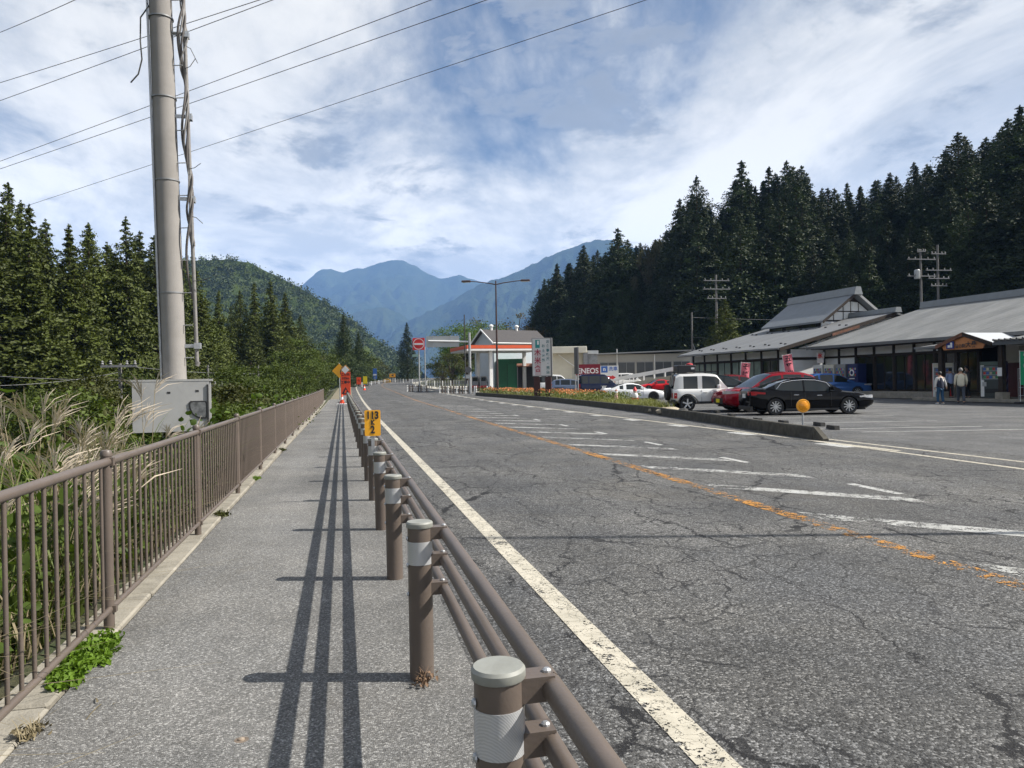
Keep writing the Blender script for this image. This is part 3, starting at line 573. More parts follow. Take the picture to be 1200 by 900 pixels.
for px, dp, py, kd, lab in ((765, 152, 272, PALE, 'pale grey-green broadleaf crown on the forest skyline'), (1115, 100, 285, PALE, 'pale flecked broadleaf tree inside the dark forest on the right'), (1112, 97, 322, AUT, 'yellowish bush at the forest edge behind the utility poles')):
    p = DG(px, dp); h = htop(px, dp, py, p.x, p.y); tree(broadleaf(int(px + py), 9, 3.0, kd, 50, 90, .26), 'broadleaf_tree', lab, p.x, p.y, h, base_h=9.3, wid=min(1.0, 9 / h) * 1.0)
p = DG(851, 84); tree(CON[2], 'young_conifer', 'small lighter green conifer behind the left restaurant roof', p.x, p.y, htop(851, 84, 350, p.x, p.y), wid=1.6)
# ---------------------------------------------------------------- bank vegetation behind the railing
def bank(n, y0, y1, x0, x1, top, sz, mat, name, label):
    x = rng.uniform(x0, x1, n); y = rng.uniform(y0, y1, n); u = rng.random(n) ** .55
    zg = np.array([G(a, b) for a, b in zip(x, y)])
    hump = .55 + .25 * np.sin(x * 1.7 + y * .9) + .22 * np.sin(y * 2.3 + 1) + .18 * np.sin(x * 4.1 - y * 3.1)
    zt = top(x, y) * np.clip(hump, .25, 1.3); z = zg + (zt) * u
    s = sz * rng.uniform(.5, 1.5, n); return tag(link(name, leafmesh(name, np.stack([x, y, z], 1), s, mat, .6, None, .85 if 'vine' in name else .6, .1, 0, True)), label, None, None, 'stuff')
bank(34000, .5, 17, -6.5, -1.74, lambda x, y: np.where(x > -2.6, 1.0, 1.9), .085, WEED, 'bank_weeds', 'dense green weeds and vines on the bank behind the railing')
bank(9000, 6, 32, -12, -3.5, lambda x, y: 2.3 + 0 * x, .16, LEAF_C, 'bank_bushes', 'olive bushes farther down the bank behind the railing')
bank(15000, 17, 62, -7, -1.8, lambda x, y: 1.5 + 0 * x, .15, WEED, 'far_bank_weeds', 'weeds along the far stretch of the railing')
bank(5200, 1.5, 16, -6.0, -2.0, lambda x, y: 1.75 + 0 * x, .095, leafmat('vine_leaves', (.065, .11, .018), .2, .4, .3, 2), 'bank_vines', 'broad bright vine leaves spread over the bank weeds')
n = 5200                                   # stems and dead blades in the weeds
def blades(name, bases, hs, mat, width=.012, bend=.5, seg=4, label=None, parent=None):
    vs = []; fs = []
    for (bx_, by_, bz_), h in zip(bases, hs):
        a = random.uniform(0, 6.28); dx, dy = math.cos(a), math.sin(a); be = bend * random.uniform(.3, 1.2) * h; o = len(vs); w_ = width * random.uniform(.6, 1.3)
        for i in range(seg + 1):
            t = i / seg; cx, cy = bx_ + dx * be * t * t, by_ + dy * be * t * t; cz = bz_ + h * (t - .28 * bend * t * t * t); ww = w_ * (1 - t) ** .7 + .0008
            vs.append((cx - dy * ww, cy + dx * ww, cz)); vs.append((cx + dy * ww, cy - dx * ww, cz))
        for i in range(seg): fs.append((o + 2 * i, o + 2 * i + 1, o + 2 * i + 3, o + 2 * i + 2))
    me = bpy.data.meshes.new(name); me.from_pydata(vs, [], fs); me.materials.append(mat); return link(name, me, parent)
B = [];
for _ in range(4200):
    x, y = random.uniform(-5.5, -1.74), random.uniform(.5, 20); B.append((x, y, G(x, y)))
tag(blades('bank_grass', B, [random.uniform(.5, 1.5) for _ in B], BLADE, .007, .6), 'long green grass blades on the bank behind the railing', None, None, 'stuff')
B = []
for _ in range(2600):
    x, y = random.uniform(-3.6, -1.72), random.uniform(.5, 14); B.append((x, y, G(x, y)))
tag(blades('dead_grass', B, [random.uniform(.3, 1.1) for _ in B], DRY, .006, 1.3), 'dry straw-coloured grass tangled low behind the railing', None, None, 'stuff')
# pampas grass tussocks: arching leaves, culms, feathery plumes
def plume(m, base, tip_dir, ln):
    for s in range(random.randint(9, 13)):
        a = random.uniform(-.75, .75); b = random.uniform(-.75, .75)
        d = Vector((tip_dir.x + a * .6, tip_dir.y + b * .6, 1.0 + random.uniform(-.2, .2))).normalized(); l = ln * random.uniform(.7, 1.1); st = base + Vector((0, 0, random.uniform(-.06, .05)))
        lean_ = Vector((tip_dir.x * .6 + a * .5, tip_dir.y * .6 + b * .5, -.35)) * l
        pts = [st, st + d * l * .5 + lean_ * .12, st + d * l * .85 + lean_ * .55]
        side_ = d.cross(Vector((.3, .8, .1))).normalized(); o = len(m.v); vv = []
        for p_, w_ in zip(pts, (.002, .0056, .0014)): vv += [p_ - side_ * w_, p_ + side_ * w_]
        m.add(vv, [(0, 1, 3, 2), (2, 3, 5, 4)])
tus = [(18, 7.0, 437, 'leftmost pampas tussock with plumes at the picture edge'), (45, 6.2, 452, 'second pampas tussock from the left edge'), (80, 7.4, 455, 'pampas tussock right of the two at the left edge'), (100, 6.6, 472, 'pampas tussock in the middle of the grass bank'), (128, 8.2, 470, 'pampas tussock left of the meter cabinet'), (172, 8.8, 425, 'tall single pampas plume in front of the meter cabinet'), (70, 5.4, 512, 'low pampas tussock close behind the railing'), (30, 5.0, 505, 'low pampas tussock near the left edge behind the railing'), (140, 9.5, 488, 'pampas tussock below the left corner of the meter cabinet'), (212, 10.5, 492, 'small pampas tussock under the meter cabinet'), (-20, 5.6, 450, 'pampas tussock cut by the left picture edge'), (60, 9.0, 448, 'farthest pampas tussock on the left bank')]
for px, dp, py, lab in tus:
    p = DG(px, dp); top = D(px, dp, py).z - p.z; t = thing('pampas_grass', lab, 'pampas grass', p, 0, 'pampas tussocks behind the railing'); nl = 66; single = 'single' in lab
    blades('leaves', [(random.gauss(0, .12), random.gauss(0, .12), 0) for _ in range(nl)], [random.uniform(.5, .95) * top for _ in range(nl)], BLADE, .0085, .75, 6, parent=t)
    blades('dry_leaves', [(random.gauss(0, .12), random.gauss(0, .12), 0) for _ in range(6)], [random.uniform(.4, .75) * top for _ in range(6)], DRY, .007, 1.0, 6, parent=t)
    cm, pl = MB(), MB()
    for q in range(2 if single else 9):
        a = random.uniform(0, 6.28); sp = 0.1 if single else random.uniform(.1, .55); h = top * (random.uniform(.9, .98) if q < 2 else random.uniform(.62, .92)) - .2; e = Vector((math.cos(a) * sp, math.sin(a) * sp, h)); b0 = Vector((random.gauss(0, .06), random.gauss(0, .06), 0))
        cm.tube([b0, b0.lerp(e, .5) + Vector((0, 0, h * .06)), e], [.005, .004, .003], 4, False); plume(pl, e, Vector((math.cos(a) * .5, math.sin(a) * .5, 0)), random.uniform(.28, .42))
    cm.build('culms', DRY, t); pl.build('plumes', PLUME, t)
# fresh weeds growing from the path edge
def weedpatch(px, py, n, rad, lab, mat=WEED2, size=.04):
    p = gnd(px, py); t = thing('edge_weed', lab, 'weed', p, 0, 'weeds growing from the path edge'); c = []; s = []
    for i in range(n):
        a = random.uniform(0, 6.28); r_ = rad * random.random() ** .6; q = np.array([math.cos(a) * r_ * .42, math.sin(a) * r_ * 1.5, 0]); hh = .015 + .06 * random.random() * (1 - r_ / rad * .6)
        for j in range(14): c.append(q + np.array([random.gauss(0, .025), random.gauss(0, .025), hh * (.3 + .8 * random.random())])); s.append(size * random.uniform(.6, 1.3))
    link('leaves', leafmesh('leaves', np.array(c), np.array(s), mat, .9, None, .55, .12, 0, True), t)
    blades('stems', [(random.uniform(-.3, .3) * rad, random.uniform(-1.2, 1.2) * rad, 0) for _ in range(24)], [random.uniform(.05, .13) for _ in range(24)], mat, .002, .8, 3, parent=t)
weedpatch(104, 770, 52, .27, 'bright green weed patch spilling from the edging beside the near fence post'); weedpatch(85, 790, 34, .16, 'smaller green weed tuft just nearer than the big patch'); weedpatch(277, 565, 22, .14, 'bright weed tuft at the foot of the fourth railing post')
weedpatch(40, 862, 6, .08, 'sparse dry weed tuft at the near end of the edging', DRY, .03); weedpatch(258, 605, 10, .12, 'thin weed tuft at the edging by the third railing post', LEAF_C, .04); weedpatch(300, 562, 8, .1, 'small weed tuft on the edging farther along', WEED2, .04); weedpatch(330, 528, 10, .16, 'weed tuft on the edging in the middle distance', LEAF_C, .05)
weedpatch(497, 800, 5, .07, 'dry leaf litter at the foot of the nearest full guard post', M('dead_leaf', (.16, .10, .06), .9, 0, .3, 9), .025)

# ---------------------------------------------------------------- wooded hill and blue mountains
def vnoise(seed):
    r = np.random.default_rng(seed); K = r.normal(size=(40, 2)); K /= np.linalg.norm(K, axis=1)[:, None]; ph = r.random(40) * 6.28
    def f(x, y, wl, octv=4):
        s = 0; a = 1.0
        for o in range(octv):
            for j in range(5): k = K[(o * 5 + j) % 40]; s = s + a * np.sin((x * k[0] + y * k[1]) * 6.28 / wl * (1 + .13 * j) + ph[(o * 5 + j) % 40]) / 5
            wl /= 2.1; a *= .5
        return s
    return f
def mountain(name, label, crest, dep, front, back, mat, amp, zb, wl, nu=220, nv=60, seed=3, ddep=0):
    nf = vnoise(seed); rows = []
    P = [(px, D(px, dep + ddep * (px - crest[0][0]), py)) for px, py in crest]; pxs = np.linspace(crest[0][0], crest[-1][0], nu)
    for i in range(-nv, nv // 2 + 1):
        v = i / nv if i < 0 else i / (nv // 2); row = []
        for px in pxs:
            py = curve(crest, px); c = D(px, dep + ddep * (px - crest[0][0]), py); off = v * (front if v < 0 else back)
            x, y = c.x + FWD.x * off, c.y + FWD.y * off; k = abs(v)
            rid = 1 - abs(nf(x, y, wl)) * 1.5; fall = (1 - k) ** 1.15
            z = zb + (c.z - zb) * fall + amp * 1.7 * (rid - 1) * min(1, k * 4) * (1 - k * .6) + amp * .05 * nf(x, y, wl * .12, 2)
            row.append((x, y, z))
        rows.append(row)
    o = sheet(name, rows, mat); o['kind'] = 'structure'; o['label'] = label
    smooth_mesh(o.data, 180); return o
def forestmat(name, a, b, sc_):
    g = NT(name); n1 = g.noise(sc_, 8, .75); n2 = g.noise(sc_ * .12, 5, .6); c = g.mix(g.mr(n1, .35, .65), (*a, 1), (*b, 1)); c = g.mix(g.mr(n2, .4, .65, 0, .5), c, (a[0] * .6, a[1] * .6, a[2] * .6, 1)); g.col(c); g.rgh(1.0); g.b.inputs['Specular IOR Level'].default_value = 0; g.bump(n1, 1.0, 6 if sc_ > .03 else 40); return g.m
FM = forestmat('forest_canopy', (.035, .055, .016), (.075, .095, .028), .05); FM2 = forestmat('mountain_forest', (.03, .05, .018), (.06, .075, .03), .006)
mountain('mountain', 'blue pointed mountain closing the valley', [(250, 430), (310, 372), (345, 345), (372, 317), (388, 315), (402, 319), (418, 315), (432, 314), (445, 307), (459, 304), (472, 306), (487, 312), (500, 320), (514, 326), (528, 325), (538, 321), (548, 326), (575, 335), (620, 360), (700, 380)], 7200, 3200, 2500, FM2, 260, -60, 1500, seed=5)
mountain('foothill', 'hazy lower ridge in front of the pointed mountain', [(330, 440), (380, 400), (405, 370), (430, 362), (450, 360), (470, 368), (490, 385), (520, 420), (540, 440)], 5200, 900, 700, FM2, 120, -60, 700, 120, 30, seed=8)
mountain('mountain', 'hazy blue mountain slope rising to the right behind the road bend', [(420, 432), (452, 396), (470, 381), (500, 366), (530, 352), (548, 340), (570, 331), (590, 325), (610, 317), (625, 309), (640, 301), (655, 296), (672, 290), (688, 283), (703, 281), (716, 281), (740, 290), (800, 300), (900, 330), (1000, 380)], 5000, 1900, 1800, FM2, 210, -40, 800, seed=11)
hc = [(60, 330), (150, 310), (215, 306), (240, 305), (268, 304), (292, 308), (315, 319), (340, 331), (362, 344), (385, 357), (410, 374), (430, 390), (450, 404), (470, 418), (495, 436)]
hill = mountain('wooded_hill', 'dark green wooded hill sloping down to the road bend', hc, 760, 330, 400, FM, 14, -14, 130, 200, 50, seed=14)
cs, ss = [], []
hv = np.array([v.co for v in hill.data.vertices]).reshape(-1, 200, 3)
for _ in range(7000):                      # single crowns on that hill are too small to pick apart
    i = random.random() ** .7 * 50; j = random.random() * 198; a = hv[int(i), int(j)]; b = hv[int(i) + 1, int(j) + 1]; c = a + (b - a) * np.array([random.random(), random.random(), .5]); rr = random.uniform(2.2, 4.6)
    m = 22; cs.append(c + rng.normal(size=(m, 3)) * np.array([rr * .5, rr * .5, rr * .55]) + np.array([0, 0, rr * .45])); ss.append(np.full(m, rr * .5))
tag(link('hill_forest', leafmesh('hill_forest', np.concatenate(cs), np.concatenate(ss), leafmat('hill_leaves', (.055, .075, .022), 0, .5, .1, .03), .6, None, .8)), 'forest covering the dark green hill beyond the cedars', None, None, 'stuff')
# ---------------------------------------------------------------- haze
def haze():
    m = bpy.data.materials.new('haze'); m.use_nodes = True; t = m.node_tree; t.nodes.clear(); o = t.nodes.new('ShaderNodeOutputMaterial'); v = t.nodes.new('ShaderNodeVolumePrincipled')
    v.inputs['Color'].default_value = (.28, .51, 1.0, 1); v.inputs['Density'].default_value = .00012; v.inputs['Anisotropy'].default_value = .0; t.links.new(v.outputs[0], o.inputs['Volume'])
    b = MB().box(-9500, 11500, -2600, 13500, -130, 1300).build('haze', m); b['kind'] = 'stuff'; b['label'] = 'thin blue valley haze'
haze()

# ---------------------------------------------------------------- roadside restaurant, left house with raised gable
def roofmat(name, a, b, tile):
    g = NT(name); P = g.tc.outputs['Object']
    w1 = g.n('ShaderNodeTexWave', {0: P, 'Scale': tile, 'Distortion': .15, 'Detail': 1}, wave_type='BANDS', bands_direction='X', wave_profile='SAW').outputs[1]
    w2 = g.n('ShaderNodeTexWave', {0: P, 'Scale': tile * .8, 'Distortion': .1}, wave_type='BANDS', bands_direction='Y').outputs[1]
    n1 = g.noise(.8, 7, .7, .2, None, (.18, 1, 1)); n2 = g.noise(6, 5); c = g.mix(g.mr(n1, .35, .68), (*a, 1), (*b, 1)); c = g.mix(g.mr(n2, .5, .75, 0, .4), c, (a[0] * .6, a[1] * .58, a[2] * .5, 1)); c = g.mix(g.mr(w1, .8, 1, 0, .45), c, (.04, .04, .04, 1)); g.col(c); g.rgh(.62)
    g.bump(g.ma('ADD', w1, g.ma('MULTIPLY', w2, .35)), .6, .03); return g.m
ROOF1 = roofmat('grey_metal_roof', (.14, .145, .15), (.20, .205, .21), .9); ROOF2 = roofmat('weathered_roof', (.115, .118, .115), (.22, .222, .215), .75); ROOFU = M('smooth_roof', (.17, .185, .20), .55, 0, .1, 1.5, dirt=.1); RIDGE = M('ridge_grey', (.20, .215, .225), .55, 0, .1, 2)
RUST = M('rusty_board', (.16, .07, .04), .85, 0, .35, 4)
b1 = thing('restaurant_house', 'long white and dark timber restaurant with a raised gable above its grey roof', 'building', (31.33, 50.4, rise(50)), R(3))
LEN, EV, RS, RZ1 = 15.5, 3.6, 10.3, 6.3
def roofpair(par, y0, y1, ev, rs, rz, mat, th=.14, x0=0, name='roof_slope'):
    a = MB().slab([(x0, y0, ev), (x0, y1, ev), (x0 + rs, y1, rz), (x0 + rs, y0, rz)], th).build(name, mat, par); b = MB().slab([(x0 + rs + .001, y0, rz), (x0 + rs + .001, y1, rz), (x0 + 2 * rs, y1, ev), (x0 + 2 * rs, y0, ev)], th).build(name, mat, par); return a, b
ra, rb_ = roofpair(b1, 0, LEN, EV, RS, RZ1, ROOF1)
MB().slab([(-.03, -.04, EV - .03), (-.03, -.09, EV - .03), (RS, -.09, RZ1 - .03), (RS, -.04, RZ1 - .03)], .26).build('verge_board', TIMB, b1)
MB().slab([(6.9, -.095, EV + 1.66), (6.9, -.13, EV + 1.66), (4.5, -.13, EV + 1.03), (4.5, -.095, EV + 1.03)], .2).build('rusty_verge_patch', RUST, b1)
MB().tube([(-.08, 0, EV - .1), (-.08, LEN, EV - .14)], .06, 8).build('gutter', M('gutter', (.12, .12, .12), .5), b1)
MB().prism([(RS - .32, RZ1 - .05), (RS + .32, RZ1 - .05), (RS + .22, RZ1 + .34), (RS - .22, RZ1 + .34)], LEN * .30 + 1.0, Matrix.Translation((0, -.35, 0))).build('ridge_cap', RIDGE, b1)
gm = MB().box(-.05, .05, -.09, .09, 0, .09).mesh('snow_guard'); gm.materials.append(BLACK)
for x_, n_ in ((1.0, 14), (6.4, 12)):
    for i in range(n_): link('snow_guard', gm, ra, (x_ + (i % 2) * .35, .7 + i * (LEN - 1.2) / n_, EV + (RZ1 - EV) * (x_ + (i % 2) * .35) / RS - .005))
WX = 1.3
MB().box(WX - .05, 2 * RS - 1.2, .7, LEN - .4, 0, .35).build('plinth', CONC, b1)
def bay(par, x, y0, y1, z0, z1, kind, fr=.05):     # a panel or window between posts on the plane x
    if kind == 'white': return MB().box(x, x + .06, y0, y1, z0, z1).build('wall_panel', PLAST, par)
    f = MB()
    for a, b, c, d in ((y0, y1, z0, z0 + fr), (y0, y1, z1 - fr, z1), (y0, y0 + fr, z0 + fr, z1 - fr), (y1 - fr, y1, z0 + fr, z1 - fr), ((y0 + y1) / 2 - .02, (y0 + y1) / 2 + .02, z0 + fr, z1 - fr)): f.box(x - .02, x + .05, a, b, c, d)
    fo = f.build('window', TIMB, par); MB().box(x + .02, x + .035, y0 + fr, y1 - fr, z0 + fr, z1 - fr).build('pane', CURT if kind == 'curtain' else GLASS, fo); return fo
ps = [.75, 2.0, 4.2, 6.4, 8.6, 10.8, 13.0, 15.0]
for y_ in ps: MB().box(WX - .07, WX + .12, y_ - .09, y_ + .09, .35, EV - .05).build('post', TIMB, b1)
for a, b in zip(ps, ps[1:]): 
    bay(b1, WX, a + .09, b - .09, .4, 2.75, 'white' if a < 1 else 'glass' if a < 3 else 'curtain'); bay(b1, WX, a + .09, b - .09, 2.9, 3.45, 'white')
MB().box(WX - .08, WX + .1, .75, 15, 2.75, 2.9).build('lintel', TIMB, b1)
for a, b in ((WX + .12, 4.4), (4.6, 8.0), (8.2, 12.0)): MB().box(a, b, .80, .86, .35, 2.7).build('wall_panel', PLAST, b1); MB().box(a, b, .80, .86, 2.9, 3.5).build('wall_panel', PLAST, b1)
MB().box(WX, 12, .76, .9, 2.7, 2.9).build('beam', TIMB, b1)
for a in (4.5, 8.1): MB().box(a - .1, a + .1, .76, .9, .35, 3.5).build('post', TIMB, b1)
MB().prism([(2.2, 3.56), (RS, RZ1 - .25), (2 * RS - 2.2, 3.56)], .1, Matrix.Translation((0, .8, 0))).build('gable_panel', PLAST, b1)
# raised gable
U0, U1, UA, UE, UZ, UH = 4.2, 12.75, 7.0, 5.95, 8.35, 3.3
qa, qb = roofpair(b1, U0, U1, UE, UH, UZ, ROOFU, .16, UA, 'upper_roof_slope')
MB().prism([(UA + UH - .42, UZ - .25), (UA + UH + .42, UZ - .25), (UA + UH + .22, UZ + .4), (UA + UH - .22, UZ + .4)], U1 - U0 + .5, Matrix.Translation((0, U0 - .25, 0))).build('upper_ridge_cap', RIDGE, b1)
for y0_ in (U0 - .06,): 
    MB().slab([(UA - .02, y0_, UE + .01), (UA - .02, y0_ - .06, UE + .01), (UA + UH, y0_ - .06, UZ + .01), (UA + UH, y0_, UZ + .01)], .24).build('upper_verge_board', TIMB, b1); MB().slab([(UA + UH + .001, y0_, UZ + .01), (UA + UH + .001, y0_ - .06, UZ + .01), (UA + 2 * UH, y0_ - .06, UE + .01), (UA + 2 * UH, y0_, UE + .01)], .24).build('upper_verge_board', M('pale_verge', (.3, .3, .3), .6), b1)
gy0 = U0 + .75
MB().box(UA + .45, UA + 2 * UH - .45, gy0, U1 - .6, 4.9, UE + .05).build('upper_wall', TIMB, b1)
MB().box(UA + .40, UA + 2 * UH - .4, gy0 - .06, gy0 - .002, 4.9, UE - .02).build('upper_gable_base', PLAST, b1)
for a, b, lo in ((UA + .55, UA + 1.55, 0), (UA + 1.65, UA + 2.5, 1), (UA + 2.6, UA + 3.25, 1), (UA + 3.35, UA + 4.0, 1), (UA + 4.1, UA + 4.95, 1), (UA + 5.05, UA + 6.05, 0)):
    sl_ = (UZ - UE) / UH; za = UE + sl_ * min(a - UA, UA + 2 * UH - a) - .3; zb_ = UE + sl_ * min(b - UA, UA + 2 * UH - b) - .3
    zt = lambda z: max(UE + .14, z)
    if lo: MB().box(a, b, gy0 - .05, gy0, UE + .12, UE + .78).build('gable_panel', PLAST, b1)
    z0 = UE + .88 if lo else UE + .12
    if min(za, zb_) > z0 - .3: MB().prism([(a, z0), (b, z0), (b, max(z0 + .02, min(zb_, UZ - .75))), (a, max(z0 + .02, min(za, UZ - .75)))], .05, Matrix.Translation((0, gy0 - .05, 0))).build('gable_panel', PLAST, b1)
MB().prism([(UA + .1, UE - .02), (UA + UH, UZ - .12), (UA + 2 * UH - .1, UE - .02)], .12, Matrix.Translation((0, gy0, 0))).build('gable_frame', TIMB, b1)
for i in range(3): MB().box(UA + .40, UA + .445, gy0 + .6 + i * 2.3, gy0 + 2.4 + i * 2.3, 5.15, UE - .2).build('upper_window', GLASS, b1)

# ---------------------------------------------------------------- right shop building with porch
b2 = thing('shop_building', 'large low shop with a wide weathered grey roof and an entrance porch', 'building', (33.34, 49.95, rise(50)), R(3))
L2, EV2, RS2, RZ2 = 27.0, 3.6, 10.55, 6.6
r2a, r2b = roofpair(b2, -L2, 0, EV2, RS2, RZ2, ROOF2)
MB().slab([(-.05, .02, EV2 - .02), (-.05, .08, EV2 - .02), (RS2, .08, RZ2 - .02), (RS2, .02, RZ2 - .02)], .22).build('verge_board', RIDGE, b2)
MB().prism([(RS2 - .3, RZ2 - .06), (RS2 + .3, RZ2 - .06), (RS2 + .2, RZ2 + .42), (RS2 - .2, RZ2 + .42)], L2 + .2, Matrix.Translation((0, -L2, 0))).build('ridge_cap', RIDGE, b2)
MB().box(-.12, -.02, -L2, 0, EV2 - .2, EV2 - .02).build('gutter', MATS['gutter'], b2); MB().box(.05, 1.3, -L2, -.3, EV2 - .24, EV2 - .18).build('soffit', TIMB, b2)
MB().bbox(-.15, 4, -12.6, -.2, 0, .40, .02).build('step', CONC, b2); MB().bbox(-2.6, 6, -L2, -12.62, 0, .16, .02).build('porch_floor', CONC, b2)
p2 = [-.3, -1.9, -3.6, -5.35, -7.1, -8.8, -10.4, -12.0, -13.5]
for y_ in p2: MB().box(1.15, 1.35, y_ - .09, y_ + .09, .4, 3.42).build('post', TIMB, b2)
for i, (a, b) in enumerate(zip(p2, p2[1:])):
    bay(b2, 1.22, b + .09, a - .09, .45, 2.72, 'white' if i < 2 else 'glass'); bay(b2, 1.22, b + .09, a - .09, 2.86, 3.36, 'white')
MB().box(1.12, 1.34, -13.5, -.3, 2.72, 2.86).build('lintel', TIMB, b2)
MB().box(1.4, 20, -.5, -.42, 0, 3.5).build('end_wall', PLAST, b2)
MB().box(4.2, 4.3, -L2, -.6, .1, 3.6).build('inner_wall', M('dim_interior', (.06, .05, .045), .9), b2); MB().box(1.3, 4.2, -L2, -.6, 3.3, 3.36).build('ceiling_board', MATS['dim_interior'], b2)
SH = M('shelf_goods', (.22, .16, .12), .7, 0, .7, 5)
for y_ in (-4.6, -6.2, -8.0, -9.4, -11.2):
    for z_ in (.9, 1.3, 1.7): MB().box(2.6, 3.0, y_ - .6, y_ + .6, z_, z_ + .22).build('display_shelf', SH, b2)
# porch: cross gable facing the road, sign board in it
PX, PY, PW = -2.7, -16.2, 1.75
pz0, pz1 = 2.98, 3.58
def pslope(y1, mat): return MB().slab([(PX, PY, pz1), (PX, y1, pz0), (1.2, y1, pz0), (1.2, PY, pz1)], .12).build('porch_roof', mat, b2)
pslope(PY + PW, ROOF2); pslope(PY - PW, M('sun_glare_roof', (.5, .52, .54), .4, .2, .05, 2))  # right slope gets a whiter colour that paints in the sun glare
SIGNW = M('sign_wood', (.50, .20, .065), .6, 0, .15, 2)
MB().prism([(-1.30, 2.72), (1.15, 2.72), (1.25, 2.92), (.72, 3.18), (0, 3.38), (-.72, 3.18), (-1.4, 2.92)], .06, Matrix.Translation((PX + .06, PY, 0)) @ Matrix.Rotation(R(-90), 4, 'Z')).build('porch_sign', SIGNW, b2)
MB().slab([(PX - .05, PY, pz1 + .02), (PX - .05, PY + PW, pz0 + .02), (PX, PY + PW, pz0 + .02), (PX, PY, pz1 + .02)], .2).build('porch_verge', RUST, b2); MB().slab([(PX - .05, PY, pz1 + .02), (PX - .05, PY - PW, pz0 + .02), (PX, PY - PW, pz0 + .02), (PX, PY, pz1 + .02)], .2).build('porch_verge', TIMB, b2)
# lettering on the porch board (faces the road, local -x)
FR = (R(90), 0, R(-90))
SB = M('sign_blue_mark', (.02, .04, .22), .4); MB().box(PX - .012, PX - .003, PY + .55, PY + 1.05, 2.78, 3.16).build('emblem_panel', SB, b2)
MB().box(PX - .02, PX - .013, PY + .66, PY + .78, 2.84, 3.1).build('emblem_stroke', WHITE, b2); MB().box(PX - .02, PX - .013, PY + .8, PY + .95, 2.84, 2.97).build('emblem_stroke', WHITE, b2)
text('道の駅', .22, BLACK, b2, (PX - .006, PY + .17, 2.88), FR, bold=.004); text('大桑', .34, BLACK, b2, (PX - .006, PY - .5, 2.93), FR, bold=.006)
MB().box(PX + .1, 1.1, PY + PW - .1, PY + PW + 1.6, 2.86, 2.98).build('porch_side_roof', M('flat_grey', (.16, .165, .17), .6), b2)
MB().slab([(PX + .2, PY + PW + 1.75, 2.96), (PX + .2, PY + PW + .02, 3.02), (1.2, PY + PW + .02, 3.5), (1.2, PY + PW + 1.75, 3.4)], .08).build('lean_to_roof', ROOF2, b2)
MB().slab([(PX + .1, PY - PW - .02, 3.04), (PX + .1, -L2 + 1, 3.04), (1.0, -L2 + 1, 3.60), (1.0, PY - PW - .02, 3.60)], .1).build('front_canopy', ROOF2, b2)
MB().box(PX + .05, PX + .12, -L2 + 1, PY - PW - .02, 2.84, 3.03).build('canopy_fascia', M('fascia', (.1, .11, .12), .6), b2)
cv = MB().tube([(0, -.16, 0), (0, .3, .03)], .055, 8).mesh('tile'); cv.materials.append(M('dark_tile', (.06, .062, .065), .7, 0, .2, 6))
for i in range(34): link('tile', cv, b2, (PX + .1, PY - PW - .22 - i * .32, 3.06), R(90))
for y_ in (PY + PW + .1, PY - PW - .1, -23.5): MB().box(PX + .35, PX + .6, y_ - .12, y_ + .12, .16, 2.85).build('porch_post', TIMB, b2); MB().box(PX + .25, PX + .7, y_ - .22, y_ + .22, .155, .5).build('post_base', CONC, b2)
MB().box(1.1, 1.2, PY - .8, PY + .9, 2.0, 3.1).build('wall_panel', PLAST, b2); MB().box(1.1, 1.25, PY - .9, PY + 1.8, .16, 2.0).build('entrance_door', M('red_door', (.09, .012, .012), .5, 0, .2, 3), b2)
MB().box(.9, 1.0, PY - PW - .6, PY - .9, .16, 2.6).build('entrance_glass', GLASS, b2)
MB().box(PX + 1.2, PX + 1.3, -L2 + 1, PY - PW - .4, 2.55, 2.8).build('entrance_beam', M('pale_beam', (.22, .2, .17), .8), b2)
# ---------------------------------------------------------------- vending machines
def vending(lab, loc, rz, body, w_=1.0, h_=1.85, topc=None):
    t = thing('vending_machine', lab, 'vending machine', loc, rz, 'drink machines along the shop front')
    MB().bbox(-.36, .36, -w_ / 2, w_ / 2, 0.03, h_, .02).build('case', body, t); MB().box(-.375, -.362, -w_ / 2 + .08, w_ / 2 - .08, .95, h_ - .25).build('display_window', M('vend_glass', (.16, .2, .23), .12, 0, .2, 3), t)
    cols = [M('can_a', (.5, .05, .04), .4), M('can_b', (.05, .12, .4), .4), M('can_c', (.5, .45, .3), .4), M('can_d', (.06, .25, .1), .4)]
    for r_ in range(3):
        MB().box(-.385, -.375, -w_ / 2 + .1, w_ / 2 - .1, 1.0 + r_ * .21, 1.02 + r_ * .21).build('shelf', STEEL, t)
        for c_ in range(6): MB().box(-.40, -.378, -w_ / 2 + .14 + c_ * (w_ - .28) / 6, -w_ / 2 + .14 + (c_ + .7) * (w_ - .28) / 6, 1.022 + r_ * .21, 1.15 + r_ * .21).build('can', cols[(r_ + c_ * 3) % 4], t)
    MB().box(-.378, -.362, -w_ / 2 + .25, w_ / 2 - .25, .28, .5).build('pickup_slot', BLACK, t); MB().box(-.378, -.362, w_ / 2 - .3, w_ / 2 - .12, .62, .84).build('coin_panel', STEEL, t)
    if topc: MB().box(-.378, -.362, -w_ / 2 + .05, w_ / 2 - .05, h_ - .2, h_ - .03).build('top_sign', topc, t)
    return t
vw, vr, vb = M('vend_white', (.62, .62, .60), .4, 0, .05, 2), M('vend_red', (.45, .02, .02), .4), M('vend_blue', (.012, .02, .09), .35)
def B2(x, y, z=0): v = b2.matrix_basis @ Vector((x, y, z)); return Vector((v.x, v.y, v.z))
bpy.context.view_layer.update()
M2 = Matrix.Translation(b2.location) @ Matrix.Rotation(R(3), 4, 'Z')
B2 = lambda x, y, z=0: M2 @ Vector((x, y, z))
